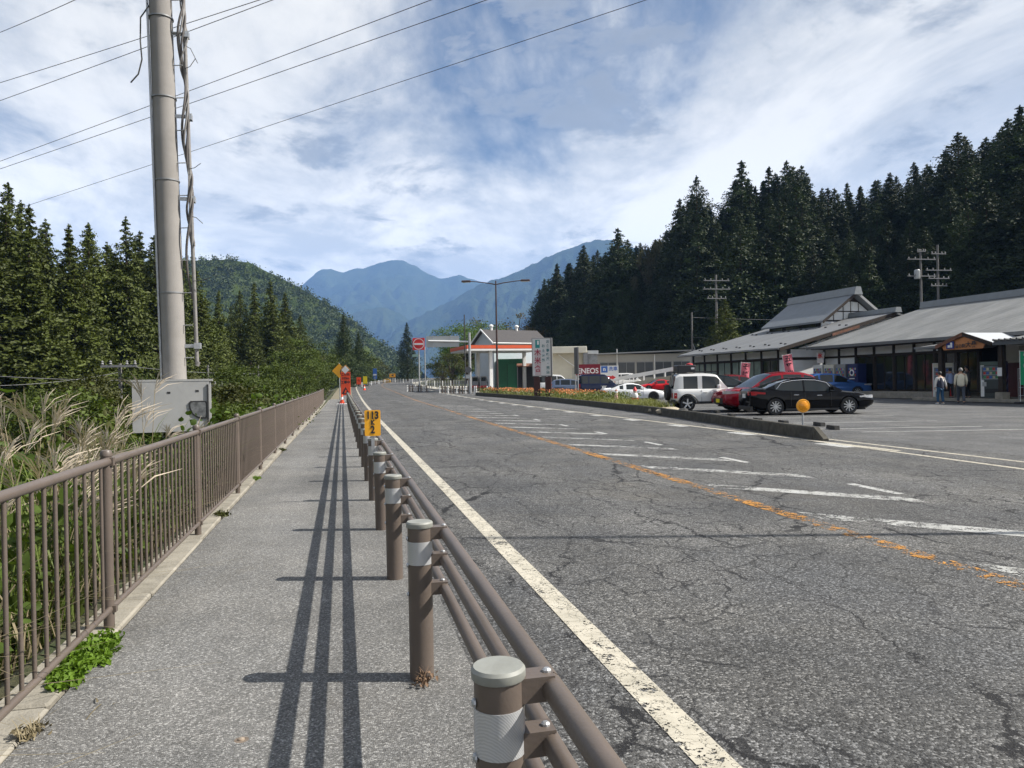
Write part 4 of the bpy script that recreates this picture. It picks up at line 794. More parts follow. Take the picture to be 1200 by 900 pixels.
vending('white drink machine with a small flag on top, leftmost behind the blue car', B2(.5, -.9, .4), R(3), vw); vending('cream drink machine second from the left behind the blue car', B2(.5, -2.1, .4), R(3), CREAM); vending('grey drink machine next to the dark blue one', B2(.5, -3.3, .4), R(3), GREYS); 
o = vending('dark navy drink machine with a round white emblem, right of the blue car roof', B2(.5, -4.5, .4), R(3), vb)
for k_, (r0, z_) in enumerate(((.22, 1.25), (.13, 1.25))): MB().lathe([(r0, 0), (r0, .006)], 20, Matrix.Translation((-.41 - .008 * k_, 0, z_)) @ Matrix.Rotation(R(90), 4, 'Y')).build('emblem', WHITE if k_ == 0 else vb, o)
MB().box(-.385, -.366, -.46, .46, .9, 1.7).build('front_cover', vb, o); MB().box(-.4, -.386, -.25, .25, .82, .88).build('lettering_bar', WHITE, o)
v5 = vending('white drink machine with red sides by the porch entrance', B2(-1.3, -13.6, .16), R(38), vw, 1.05, 1.9, CREAM); MB().box(-.34, .36, .53, .545, .05, 1.88).build('side_panel', vr, v5); MB().box(-.372, -.366, -.5, -.1, .05, .5).build('red_base', vr, v5)
v6 = vending('dark drink machine with a blue streaked side in the entrance', B2(-1.6, -17.0, .16), R(34), M('vend_dark', (.05, .06, .06), .4), 1.1, 1.9, M('vend_top', (.08, .12, .1), .4)); MB().box(-.34, .36, -.57, -.556, .05, 1.88).build('side_panel', vb, v6)
for z0_, z1_ in ((.3, .8), (.7, 1.2)): MB().slab([(-.2, -.575, z0_ + .15), (-.2, -.571, z0_ + .15), (.3, -.571, z1_), (.3, -.575, z1_)], .1).build('streak', M('pale_streak', (.3, .32, .5), .4), v6)
MB().box(-.375, -.365, .35, .5, .1, 1.85).build('door_edge', WHITE, v6)
for y_, w_ in ((-18.9, .8),):
    t = thing('wire_rack', 'empty tall wire rack inside the dark entrance', 'rack', B2(-1.6, y_, .16), R(3))
    for yy in (-.35, .35): MB().box(-.2, -.17, yy - .015, yy + .015, 0, 1.5).build('upright', STEEL, t); MB().box(.17, .2, yy - .015, yy + .015, 0, 1.5).build('upright', STEEL, t)
    for zz_ in (.15, .55, 1.0, 1.48): MB().box(-.2, .2, -.36, .36, zz_, zz_ + .03).build('shelf', STEEL, t)
t = thing('leaning_board', 'two pale boards leaning in the dark entrance', 'board', B2(-1.2, -21.0, .16), R(3))
for a in (-.25, .25): MB().slab([(-.3, a - .08, .02), (-.3, a + .08, .02), (.1, a + .28, .9), (.1, a + .12, .9)], .02).build('board', TIN, t)
t = thing('wall_notice', 'white notice sheet on the porch post', 'notice', B2(PX + .33, PY - PW - .1, 1.3), R(3)); MB().box(-.02, 0, -.13, .13, 0, .42).build('sheet', WHITE, t)
# ---------------------------------------------------------------- banners
def flagmat(name, a, b, s_):
    g = NT(name); n_ = g.mr(g.noise(s_, 2, .5, .8), .47, .53); g.col(g.mix(n_, (*a, 1), (*b, 1))); g.rgh(.8); return g.m
def nobori(lab, loc, rz, mat, h=2.6, w_=.55, tilt=0, z0=.8, letters=None, lm=None):
    t = thing('banner_flag', lab, 'banner', loc, rz, 'upright banners'); t.rotation_euler = (0, tilt, rz)
    MB().tube([(0, 0, 0), (0, 0, h)], .014, 6).tube([(-.02, 0, h - .05), (w_ + .05, 0, h - .05)], .009, 5).build('pole', WHITE, t)
    MB().bbox(-.2, .2, -.2, .2, 0, .1, .03).build('base', BLACK, t)
    me = bpy.data.meshes.new('cloth'); vs = []; fs = []; nx, nz = 8, 20
    for j in range(nz + 1):
        for i in range(nx + 1): u, v = i / nx, j / nz; vs.append((.02 + u * w_ - .03 * math.sin(v * 5) * u, .05 * math.sin(u * 5 + v * 4) * (u + .15), lerp(z0, h - .06, v)))
    for j in range(nz):
        for i in range(nx): k_ = j * (nx + 1) + i; fs.append((k_, k_ + 1, k_ + nx + 2, k_ + nx + 1))
    me.from_pydata(vs, [], fs); me.materials.append(mat); smooth_mesh(me, 80); c = link('cloth', me, t)
    if letters:
        for i, ch in enumerate(letters): text(ch, w_ * .75, lm, t, (w_ * .52, -.075, h - .35 - i * w_ * .85), bold=.012)
    return t
PK = M('banner_pink', (.62, .16, .20), .8); DKL = M('banner_ink', (.03, .012, .02), .8)
camr = -YAW
nobori('pink banner with dark characters in front of the curtained windows', DG(866, 52.5), camr, PK, 2.55, .6, R(4), .7, 'そば処', DKL)
nobori('dark and pink tilted banner against the white end wall', DG(925, 52), camr, PK, 3.0, .62, R(-9), .9, '五平餅', DKL)
nobori('white flag with red mark on top of the drink machines', B2(.35, -.6, 1.5), R(-60), M('flag_white', (.65, .6, .58), .8), 1.75, .5, 0, .9, '氷', RED)
nobori('green banner at the right edge beside the entrance', DG(1195.5, 36.5), camr, M('banner_green', (.02, .36, .16), .8), 2.55, .6, 0, .9, '営業', M('ink_white', (.6, .65, .6), .8))

# ---------------------------------------------------------------- planter island with kerb
kl = [gnd(963, 517), gnd(900, 507), gnd(840, 497), gnd(760, 484.5), gnd(700, 477), gnd(640, 470), gnd(590, 466), gnd(557, 463.5)]
isl = tag(link('planter_kerb', None), 'long mossy dark concrete kerb around the roadside planter strip', 'kerb')
kp = []
kl0 = kl[0]; kl = [kl[0].lerp(kl[1], .16)] + kl[1:]
for a, b in zip(kl, kl[1:]):
    n_ = max(1, round((b - a).length / 2.0)); kp += [a.lerp(b, i / n_) for i in range(n_)]
kp.append(kl[-1]); kp = [kl0] + kp
for i, (a, b) in enumerate(zip(kp, kp[1:])):
    u = (b - a).normalized(); s_ = Vector((u.y, -u.x, 0)); hh = .30; q = [a + u * .008, b - u * .008]; m_ = MB(); j = random.uniform(-.006, .006)
    h0 = .05 if i == 0 else hh
    pts = []
    for p_, h_ in ((q[0], h0 + j), (q[1], hh + j)):
        for o_, z_ in ((0, -.05), (.02, h_ - .03), (.045, h_), (.17, h_), (.18, -.05)): pts.append((p_.x + s_.x * o_, p_.y + s_.y * o_, p_.z + z_))
    m_.add(pts, [(0, 1, 6, 5), (1, 2, 7, 6), (2, 3, 8, 7), (3, 4, 9, 8), (4, 0, 5, 9), (0, 4, 3, 2, 1), (5, 6, 7, 8, 9)]); m_.build('kerb_stone', KERB, isl)
# soil bed behind the kerb from the stone to the far end
soil = MB(); rows = []
for p_, w_ in ((kp[len(kp) // 3 - 1], 1.2), (kp[len(kp) // 3 + 2], 2.6), (kl[4], 3.0), (kl[5], 3.4), (kl[6], 3.2), (kl[7], 1.6)): rows.append([(p_.x + .17 + w_ * t, p_.y + .1, p_.z + .17 + .06 * math.sin(3.1 * t)) for t in (0, .33, .66, 1)])
sheet('planter_soil', rows, M('planter_soil', (.12, .10, .05), .95, 0, .35, 3, .4, 20, .1))
def inbed(n, lo=0, hi=1):
    out = []
    L_ = [(Vector(r_[0]), Vector(r_[-1])) for r_ in rows]
    for _ in range(n):
        t = lo + (hi - lo) * random.random(); k_ = min(len(L_) - 2, int(t * (len(L_) - 1))); f = t * (len(L_) - 1) - k_; u = random.random(); a = L_[k_][0].lerp(L_[k_][1], u); b = L_[k_ + 1][0].lerp(L_[k_ + 1][1], u); out.append(a.lerp(b, f))
    return out
tag(blades('planter_grass', [tuple(p_) for p_ in inbed(5200)], [random.uniform(.12, .42) for _ in range(5200)], leafmat('planter_blades', (.16, .17, .05), .2, .4, .25, 3), .012, .7, 3), 'rough yellow-green grass in the planter strip', None, None, 'stuff')
fc = np.array([tuple(p_) for p_ in inbed(5200, .42, 1)]); fc[:, 2] += rng.uniform(.1, .55, len(fc)); tag(link('flower_bed', leafmesh('flower_bed', fc, rng.uniform(.08, .17, len(fc)), leafmat('bed_leaves', (.11, .13, .04), .2, .5, .25, 2), .6, None, .7)), 'low bedding plants in the planter strip', None, None, 'stuff')
fc = np.array([tuple(p_) for p_ in inbed(1500, .5, .95)]); fc[:, 2] += rng.uniform(.38, .62, len(fc)); tag(link('orange_flowers', leafmesh('orange_flowers', fc, rng.uniform(.07, .15, len(fc)), leafmat('orange_petals', (.50, .19, .09), .2, .5, .25, 2), .6, None, .9)), 'orange and pink flowers along the planter strip', None, None, 'stuff')
def rock(lab, px, dp, sx, sy, sz, mat):
    p_ = DG(px, dp); bm_ = bmesh.new(); bmesh.ops.create_icosphere(bm_, subdivisions=3, radius=1); f = vnoise(int(px * 7))
    for v in bm_.verts: c = v.co.copy(); v.co = Vector((c.x * sx, c.y * sy, max(-.2, c.z) * sz)) * (1 + .16 * float(f(c.x + c.z, c.y - c.z, 1.7, 3)))
    me = bpy.data.meshes.new('rock'); bm_.to_mesh(me); bm_.free(); me.materials.append(mat); smooth_mesh(me, 30); return tag(link('rock', me, None, (p_.x, p_.y, p_.z + .12)), lab, 'rock')
ROCK = M('rock', (.33, .29, .22), .9, 0, .3, 4, .5, 20, .1)
rock('pale flat stone at the near end of the planter grass', 783, 31.5, .55, .35, .22, ROCK); rock('small pale stone left of the flat one', 768, 33, .35, .3, .15, ROCK); rock('dark stone under the white off-roader rear wheel', 800, 30.6, .24, .22, .2, M('dark_rock', (.03, .03, .03), .8, 0, .4, 5)); rock('small white stone beside the dark one', 797, 30.2, .09, .09, .1, WHITE)
# two small garden ornaments in the planter
def ornament(lab, px, dp, red):
    p_ = DG(px, dp); t = thing('garden_ornament', lab, 'ornament', (p_.x, p_.y, p_.z + .15))
    if red:
        for s_ in (-.11, .11): MB().lathe([(.09, 0), (.11, .12), (.1, .26), (.0, .27)], 10, Matrix.Translation((s_, 0, 0))).build('boot', RED, t, 50)
        MB().lathe([(.16, .27), (.19, .4), (.12, .55), (0, .56)], 12).build('body', WHITE, t, 50); MB().lathe([(.0, .54), (.1, .58), (.11, .68), (0, .72)], 12).build('head', M('orn_skin', (.5, .35, .28), .7), t, 50); MB().lathe([(.12, .68), (.09, .78), (.0, .92)], 12).build('cap', RED, t, 50)
    else:
        MB().lathe([(.11, 0), (.12, .3), (.09, .5), (0, .52)], 12).build('body', M('orn_pink', (.55, .35, .3), .7), t, 50); MB().lathe([(0, .5), (.09, .56), (.08, .66), (0, .7)], 12).build('head', WHITE, t, 50); MB().lathe([(.13, .0), (.14, .1), (0, .11)], 12).build('foot', RED, t, 50); MB().lathe([(.09, .66), (.0, .8)], 10).build('cap', M('orn_rust', (.3, .12, .08), .7), t, 50)
ornament('slim pinkish garden ornament in front of the white coupe rear wheel', 722, 45, False); ornament('red and white garden ornament in front of the white coupe door', 744, 44, True)
# delineator disc on the kerb end
p_ = gnd(941, 500); t = thing('delineator', 'round orange reflector disc on a short post at the kerb end', 'reflector', (p_.x, p_.y, p_.z), -YAW)
MB().tube([(0, 0, 0), (0, 0, .55)], .03, 8).build('post', STEEL, t); mr_ = Matrix.Translation((0, -.03, .62)) @ Matrix.Rotation(R(90), 4, 'X')
MB().lathe([(.19, -.03), (.2, -.015), (.2, .015), (.19, .03)], 28, mr_).build('disc', M('amber', (.85, .36, .01), .35, 0, .1, 30), t, 40); MB().lathe([(.15, .03), (.13, .045), (0, .045)], 28, mr_).build('lens', M('amber_lens', (.8, .30, .01), .2, 0, .3, 60), t, 40)
# wheel stops
ws = MB().prism([(-.3, 0), (.3, 0), (.27, .11), (-.27, .11)], .14, Matrix.Translation((0, -.07, 0))).mesh('wheel_stop'); ws.materials.append(M('stop_black', (.035, .034, .032), .85, 0, .3, 6, dirt=.3))
for px, py, lab in ((796, 484, 'nearest the dark stone'), (826, 487, 'left of the red car front'), (840, 484, 'under the red car front'), (832, 491.5, 'nearest the kerb below the red car'), (857, 488, 'between red and black car'), (888, 493.5, 'behind the black sedan rear wheel'), (918, 496.5, 'below the black sedan door'), (960, 499, 'right of the reflector disc near the bay line'), (976, 503, 'rightmost by itself at the kerb end')):
    q = gnd(px, py); tag(link('wheel_stop', ws, None, q, -YAW + R(90)), 'black parking block ' + lab, 'parking block', 'parking blocks')

# ---------------------------------------------------------------- cars
def sect(tab, x): return curve(tab, x)
def loft(rings, closed=True):
    m_ = MB(); n_ = len(rings[0]); vs = [v for r_ in rings for v in r_]; fs = []
    for i in range(len(rings) - 1):
        for k_ in range(n_ - (0 if closed else 1)): fs.append((i * n_ + k_, i * n_ + (k_ + 1) % n_, (i + 1) * n_ + (k_ + 1) % n_, (i + 1) * n_ + k_))
    if closed: fs += [tuple(range(n_ - 1, -1, -1)), tuple((len(rings) - 1) * n_ + k_ for k_ in range(n_))]
    return m_.add(vs, fs)
def wheelmeshes(r_, w_, sp, key):
    T = Matrix.Rotation(R(-90), 4, 'X')
    ty = MB().lathe([(r_ * .66, -w_ / 2), (r_ * .93, -w_ / 2), (r_, -w_ * .32), (r_, w_ * .32), (r_ * .93, w_ / 2), (r_ * .66, w_ / 2)], 28, T, False).mesh('tyre'); ty.materials.append(RUBBER); smooth_mesh(ty, 40)
    rm = MB().lathe([(r_ * .7, -w_ * .5), (r_ * .66, -w_ * .46), (r_ * .62, -w_ * .2), (r_ * .62, w_ * .3)], 24, T, False)
    for k_ in range(sp):
        a = k_ * 2 * math.pi / sp; rm.box(-r_ * (.38 / sp), r_ * (.38 / sp) + .008, -w_ * .47, -w_ * .30, r_ * .08, r_ * .66, Matrix.Rotation(a, 4, 'Y'))
    rm.lathe([(r_ * .14, 0), (r_ * .12, -w_ * .05), (0, -w_ * .05)], 12, Matrix.Translation((0, -w_ * .46, 0)) @ T)
    rm = rm.mesh('rim'); rm.materials.append(M('alloy_' + key, (.55, .56, .57) if key != 'dark' else (.05, .05, .05), .3, .8, .05)); smooth_mesh(rm, 40)
    hb = MB().lathe([(r_ * .64, -w_ * .2), (r_ * .64, -w_ * .1)], 20, T).mesh('brake'); hb.materials.append(DARK)
    return ty, rm, hb
def car(name, label, p_, head, S):
    """S: L,W length/width; belt [(x,z)] top of the lower body; roof [(x,z)] cabin line; wheels at x; x runs from the rear (0) to the nose (L)"""
    L_, W_ = S['L'], S['W']; t = thing(name, label, 'car', (p_[0], p_[1], p_[2]), head, 'cars in the parking lot'); paintm = S['paint']; zb = S.get('zb', .2); x0 = -L_ / 2
    def hw(x):
        e = min(x, L_ - x); return W_ / 2 * (1 - .16 * max(0, 1 - e / (S.get('round', .5))) ** 2)
    rings = []; xs_ = sorted(set([0, .03, .1, .22, .45] + [L_ * i / 18 for i in range(1, 18)] + [L_ - .45, L_ - .22, L_ - .1, L_ - .03, L_] + [a for a, b in S['belt'] if 0 < a < L_]))
    for x in xs_:
        zt = sect(S['belt'], x); h_ = hw(x); e = min(x, L_ - x); lo = zb + .16 * max(0, 1 - e / .35); zm = lo + (zt - lo) * .45
        rings.append([(x0 + x, s_ * y_, z_) for s_, y_, z_ in ((1, 0, lo), (1, h_ * .86, lo), (1, h_ * .97, lo + .08), (1, h_, zm), (1, h_ * .985, lerp(zm, zt, .5)), (1, h_ * .94, zt - .05), (1, h_ * .86, zt), (1, h_ * .45, zt + .02), (1, 0, zt + .03), (-1, h_ * .45, zt + .02), (-1, h_ * .86, zt), (-1, h_ * .94, zt - .05), (-1, h_ * .985, lerp(zm, zt, .5)), (-1, h_, zm), (-1, h_ * .97, lo + .08), (-1, h_ * .86, lo))])
    body = loft(rings).build('body', paintm, t); r_ = S['wr']; wx = S['wheels']
    cut = MB()
    for x in wx: cut.lathe([(r_ * 1.14, -.3), (r_ * 1.14, .3)], 28, Matrix.Translation((x0 + x, -W_ / 2 - .02, r_)) @ Matrix.Rotation(R(90), 4, 'X')).lathe([(r_ * 1.14, -.3), (r_ * 1.14, .3)], 28, Matrix.Translation((x0 + x, W_ / 2 + .02, r_)) @ Matrix.Rotation(R(90), 4, 'X'))
    cu = bpy.data.objects.new('cut', cut.mesh('cut')); C.objects.link(cu); cu.parent = t; cu.data.materials.append(DARK)
    md = body.modifiers.new('b', 'BOOLEAN'); md.operation = 'DIFFERENCE'; md.object = cu; md.solver = 'EXACT'
    bpy.context.view_layer.update(); dg = bpy.context.evaluated_depsgraph_get(); me = bpy.data.meshes.new_from_object(body.evaluated_get(dg)); body.modifiers.clear(); body.data = me; me.name = 'body'; bpy.data.objects.remove(cu)
    if len(me.materials) < 2: me.materials.append(DARK)
    smooth_mesh(me, 38)
    # cabin
    rf = S['roof']; xa, xb = rf[0][0], rf[-1][0]; N_ = 26; cab = []; xr0, xr1 = S['top']
    def base(x): return sect(S['belt'], x) + .01
    def ring(x):
        z_ = sect(rf, x); b_ = base(x); k_ = max(0.0, min(1.0, (z_ - b_) / .45)); h_ = hw(x) * .90; hr = lerp(h_, W_ / 2 * S.get('tumble', .74), k_)
        return [(x0 + x, h_, b_ - .03), (x0 + x, lerp(h_, hr, .82), b_ + (z_ - b_) * .82), (x0 + x, hr * .93, z_ - .015), (x0 + x, hr * .5, z_ + .015 * k_), (x0 + x, 0, z_ + .025 * k_), (x0 + x, -hr * .5, z_ + .015 * k_), (x0 + x, -hr * .93, z_ - .015), (x0 + x, -lerp(h_, hr, .82), b_ + (z_ - b_) * .82), (x0 + x, -h_, b_ - .03)]
    xs2 = sorted(set([lerp(xa, xb, i / N_) for i in range(N_ + 1)] + [xr0, xr1]))
    RG = [ring(x) for x in xs2]
    def patch(nm, keep_i, ks, mat, inset=0.0):
        m_ = MB()
        for i in range(len(xs2) - 1):
            if not keep_i((xs2[i] + xs2[i + 1]) / 2): continue
            for k_ in ks: m_.add([RG[i][k_], RG[i][k_ + 1], RG[i + 1][k_ + 1], RG[i + 1][k_]], [(0, 1, 2, 3)])
        if not m_.v: return None
        me = m_.mesh(nm); bm_ = bmesh.new(); bm_.from_mesh(me); bmesh.ops.remove_doubles(bm_, verts=bm_.verts, dist=.002); bmesh.ops.recalc_face_normals(bm_, faces=bm_.faces); bm_.to_mesh(me); bm_.free(); me.materials.append(mat); smooth_mesh(me, 40); return link(nm, me, t)
    top = S.get('roofpaint', paintm)
    patch('roof', lambda x: xr0 <= x <= xr1, (2, 3, 4, 5), top); patch('windscreen', lambda x: x > xr1, (2, 3, 4, 5), WINT); patch('rear_window', lambda x: x < xr0, (2, 3, 4, 5), WINT)
    patch('cabin_shoulder', lambda x: True, (1, 6), top)
    pil = S['pillars']                     # list of (x, half width): body-coloured posts between side windows
    inp = lambda x: any(abs(x - a) < b for a, b in pil)
    cuts = sorted([a - b for a, b in pil] + [a + b for a, b in pil])
    for c_ in cuts:
        if xa < c_ < xb: xs2.append(c_)
    xs2 = sorted(set(xs2)); RG = [ring(x) for x in xs2]
    ends = S.get('sidex', (xa + .25, xb - .35))
    for nm, ks in (('side_pillar', (0,)), ('side_pillar', (7,))): patch(nm, lambda x: inp(x) or x < ends[0] or x > ends[1], ks, paintm)
    wins = [ends[0]] + cuts + [ends[1]]
    for ks in ((0,), (7,)):
        for a, b in zip(wins[::2], wins[1::2]): patch('side_window', lambda x: a < x < b, ks, WINT)
    # window trim, seams, sills
    if S.get('chrome'):
        for s_ in (1, -1):
            pts = [(x0 + x, s_ * (hw(x) * .905 + .012) if 0 else s_ * (abs(ring(x)[0 if z else 1][1]) + .008), (base(x) + .005) if z else ring(x)[1][2]) for x, z in [(ends[0], 1)] + [(lerp(ends[0], ends[1], i / 10), 0) for i in range(1, 10)] + [(ends[1], 1)]]
            MB().tube(pts, .014, 5).build('window_trim', CHROME, t)
    for s_ in (1, -1):
        for dx in S['doors']:
            q_ = []
            for z_ in (.34, .55, .8, base(dx) - .08):
                q_.append((x0 + dx, s_ * (hw(dx) * (1.0 if z_ < .7 else .985 if z_ < .85 else .965) + .0), z_))
            MB().tube(q_, .006, 4).build('door_seam', BLACK, t)
        for hx in S['handles']: MB().bbox(x0 + hx - .1, x0 + hx + .1, s_ * hw(hx) * .985 - .02, s_ * hw(hx) * .985 + .03, base(hx) - .2, base(hx) - .17, .008).build('door_handle', S.get('handlem', paintm), t)
        mxx = ends[1] - .12; m_ = MB().bbox(-.07, .07, -.1, .1, -.07, .07, .03); mi = m_.build('mirror', S.get('mirrorm', paintm), t); mi.location = (x0 + mxx, s_ * (hw(mxx) + .06), base(mxx) + .08)
        MB().box(x0 + wx[0] + r_ * 1.2, x0 + wx[1] - r_ * 1.2, s_ * W_ / 2 * .95 - .02, s_ * W_ / 2 * .95 + .02, zb - .02, zb + .06).build('sill', BLACK, t)
    # wheels
    ty, rm, hb = wheelmeshes(r_, .21, S.get('spokes', 10), S.get('alloy', 'bright'))
    for x in wx:
        for s_ in (-1, 1):
            w_ = link('wheel', None, t, (x0 + x, s_ * (W_ / 2 - .12), r_), 0 if s_ < 0 else math.pi); w_.empty_display_size = .1; link('tyre', ty, w_); link('rim', rm, w_); link('brake_disc', hb, w_)
    # lights and plates
    def lens(nm, mat, pts, th=.02):
        me = MB().add(pts, [(0, 1, 2, 3)]).mesh(nm); bm_ = bmesh.new(); bm_.from_mesh(me); g_ = bmesh.ops.extrude_face_region(bm_, geom=bm_.faces[:]); bm_.to_mesh(me); bm_.free(); me.materials.append(mat); return link(nm, me, t)
    TL = M('tail_red', (.42, .012, .02), .15, 0, .1, 5, coat=.5); HL = M('head_lamp', (.55, .57, .6), .08, .3, .25, 12, coat=1)
    tz, th_, tl = S['tail']; hz, hh, hl = S['headlamp']
    for s_ in (1, -1):
        def wrap(nm, mat, xe, dirn, z_, h_, ln, wd):
            m_ = MB(); e = .012; pr = []
            for dx, f in ((0, 1 - wd), (0, 1 - wd * .45), (.04, 1), (.16, 1), (ln, 1)):
                x = max(.012, min(L_ - .012, xe + dirn * dx)) if dx else xe; pr.append((x0 + x - dirn * (e if dx == 0 else .0), s_ * (hw(x) * (f if dx < .04 else 1.0) * .985 + (e if dx > .03 else 0))))
            k_ = 1.0; vs = []
            for i, (a, b) in enumerate(pr): hh_ = h_ * (1 - .55 * (i == 4)); vs += [(a, b, z_ - hh_ / 2), (a, b, z_ + hh_ / 2)]
            m_.add(vs, [(2 * i, 2 * i + 2, 2 * i + 3, 2 * i + 1) for i in range(len(pr) - 1)]); return m_.build(nm, mat, t, 50)
        wrap('tail_light', TL, 0, 1, tz, th_, tl, .4); wrap('headlight', HL, L_, -1, hz, hh, hl, .36)
    MB().box(x0 - .022, x0 - .002, -.17, .17, S.get('platez', .62) - .08, S.get('platez', .62) + .08).build('rear_plate', S.get('plate', WHITE), t)
    MB().box(x0 + L_ + .002, x0 + L_ + .025, -.17, .17, .42, .58).build('front_plate', S.get('plate', WHITE), t)
    MB().box(x0 + L_ - .01, x0 + L_ + .012, -.45, .45, .36, .62).build('grille', BLACK, t); MB().box(x0 - .012, x0 + .1, -W_ * .42, W_ * .42, zb, zb + .16).build('rear_bumper_lower', BLACK, t)
    MB().box(x0 + .3, x0 + L_ - .3, -W_ * .4, W_ * .4, zb - .03, zb + .02).build('underbody', DARK, t)
    return t
HEAD = -YAW
def cp(name, rgb, metal=.25): return M(name, rgb, .1, metal, .02, 2, coat=.0, spec=.32)
def at_wheel(px, dp, S, side=1, wheel=0, head=HEAD):     # put a car so that its near wheel stands under a pixel column
    p_ = DG(px, dp); u = Vector((math.cos(head), math.sin(head), 0)); n_ = Vector((-u.y, u.x, 0)); k_ = 1 if n_.dot(FWD) > 0 else -1
    return p_ + n_ * k_ * (S['W'] / 2 - .1) - u * (S['wheels'][wheel] - S['L'] / 2)
SED = dict(L=4.8, W=1.82, belt=[(0, .93), (.08, 1.02), (.5, 1.05), (1.2, .98), (2.4, .93), (3.4, .93), (4.2, .84), (4.65, .72), (4.8, .6)], roof=[(.62, 1.06), (1.1, 1.27), (1.6, 1.41), (2.1, 1.45), (2.6, 1.43), (3.05, 1.28), (3.55, .95)], top=(1.35, 2.75), pillars=[(2.08, .035)], sidex=(1.0, 3.2), wheels=(.95, 3.8), wr=.335, doors=(1.55, 2.08, 3.1), handles=(1.75, 2.65), tail=(.86, .15, .55), headlamp=(.68, .12, .6), chrome=True, paint=M('black_paint', (.003, .003, .004), .05, 0, .02, 2, spec=.2), handlem=CHROME, platez=.76)
car('black_sedan', 'glossy black four-door sedan nearest the kerb', at_wheel(908, 29.7, SED), HEAD, SED)
JIM = dict(L=3.4, W=1.5, belt=[(0, 1.02), (.3, 1.04), (2.3, 1.03), (2.7, 1.02), (3.2, .98), (3.4, .86)], roof=[(.03, 1.05), (.12, 1.6), (.3, 1.7), (1.4, 1.71), (1.95, 1.66), (2.45, 1.04)], top=(.2, 1.85), tumble=.84, pillars=[(.28, .18), (1.2, .10)], sidex=(.2, 2.12), wheels=(.62, 2.87), wr=.35, zb=.38, doors=(1.25, 2.2), handles=(1.42,), tail=(.72, .24, .05), headlamp=(.78, .2, .06), paint=cp('white_car', (.72, .72, .71), 0), round=.3, spokes=5, platez=.55)
j = at_wheel(805, 34.3, JIM); jt = car('off_road_car', 'boxy white off-roader with a spare wheel and a black roof box', j, HEAD, JIM)
sw = MB().lathe([(.2, -.1), (.33, -.1), (.36, -.06), (.36, .06), (.33, .1), (.0, .1)], 24, Matrix.Translation((-1.82, .05, .86)) @ Matrix.Rotation(R(-90), 4, 'Y')).build('spare_wheel', RUBBER, jt, 40)
MB().box(-1.69, -1.6, -.6, .5, 1.74, 1.78).box(-1.5, .3, -.58, -.54, 1.75, 1.80).box(-1.5, .3, .54, .58, 1.75, 1.80).build('roof_rack', BLACK, jt); MB().bbox(-1.45, -.62, -.5, .5, 1.80, 2.1, .04).build('roof_box', BLACK, jt); MB().box(-.85, -.7, -.515, -.50, 1.9, 1.98).build('box_label', WHITE, jt); MB().lathe([(.16, 2.1), (.14, 2.16), (0, 2.2)], 12, Matrix.Translation((-.8, 0, 0))).build('red_bundle', M('red_cloth', (.4, .03, .04), .8), jt, 40)
for x_ in (-1.06, 1.19): MB().tube([(x_ + .43 * math.cos(a), -.755, .35 + .43 * math.sin(a)) for a in [R(8 * k_) for k_ in range(0, 23)]], .03, 6).build('arch_trim', BLACK, jt, 60)
SUV = dict(L=4.6, W=1.82, belt=[(0, 1.05), (.1, 1.12), (2.6, 1.06), (3.3, 1.05), (4.1, .98), (4.5, .82), (4.6, .66)], roof=[(.15, 1.13), (.55, 1.55), (1.0, 1.68), (1.8, 1.70), (2.5, 1.62), (3.45, 1.06)], top=(.6, 2.45), tumble=.78, pillars=[(1.05, .06), (2.0, .05)], sidex=(.55, 3.05), wheels=(.85, 3.55), wr=.355, zb=.26, doors=(1.2, 2.0, 3.05), handles=(1.45, 2.3), tail=(.98, .2, .3), headlamp=(.86, .13, .6), paint=cp('red_paint', (.22, .008, .016), .2), plate=LEMON, platez=.8)
SH_ = HEAD + math.pi; car('red_suv', 'dark red family wagon facing left between white off-roader and black sedan', at_wheel(878, 32.6, SUV, 1, 1, SH_ + R(9)), SH_ + R(9), SUV)
SP = dict(L=4.28, W=1.76, belt=[(0, .80), (.06, .88), (.5, .9), (1.3, .83), (2.6, .80), (3.3, .78), (3.9, .66), (4.28, .42)], roof=[(.55, .90), (1.1, 1.1), (1.6, 1.21), (2.0, 1.22), (2.4, 1.14), (2.95, .82)], top=(1.45, 2.15), tumble=.66, pillars=[(1.45, .1)], sidex=(1.1, 2.65), wheels=(.88, 3.31), wr=.315, zb=.15, doors=(1.5, 2.65), handles=(1.65,), tail=(.68, .14, .2), headlamp=(.56, .06, .2), paint=cp('white_sports', (.74, .75, .76), 0), alloy='dark', spokes=5, round=.8, platez=.5)
ct = car('sports_coupe', 'low white sports coupe with black wheels behind the planter', at_wheel(722, 50, SP), HEAD, SP); MB().box(-2.1, -1.85, -.68, .68, 1.04, 1.07).box(-2.02, -1.92, -.6, -.56, .86, 1.05).box(-2.02, -1.92, .56, .6, .86, 1.05).build('rear_wing', cp('white_sports', 0), ct)
VAN = dict(L=3.4, W=1.48, belt=[(0, 1.1), (.2, 1.1), (3.0, 1.08), (3.25, 1.0), (3.4, .8)], roof=[(.02, 1.12), (.1, 1.75), (.3, 1.86), (1.6, 1.88), (2.35, 1.82), (3.15, 1.06)], top=(.2, 2.3), tumble=.88, pillars=[(.9, .05), (1.9, .05)], sidex=(.2, 2.8), wheels=(.5, 2.9), wr=.28, zb=.2, doors=(1.0, 1.95, 2.85), handles=(1.2, 2.1), tail=(.9, .3, .05), headlamp=(.72, .16, .2), paint=cp('navy_paint', (.012, .018, .05), .2), round=.3)
car('minivan', 'dark navy one-box minivan in front of the filling station banner', DG(700, 66), HEAD, VAN)
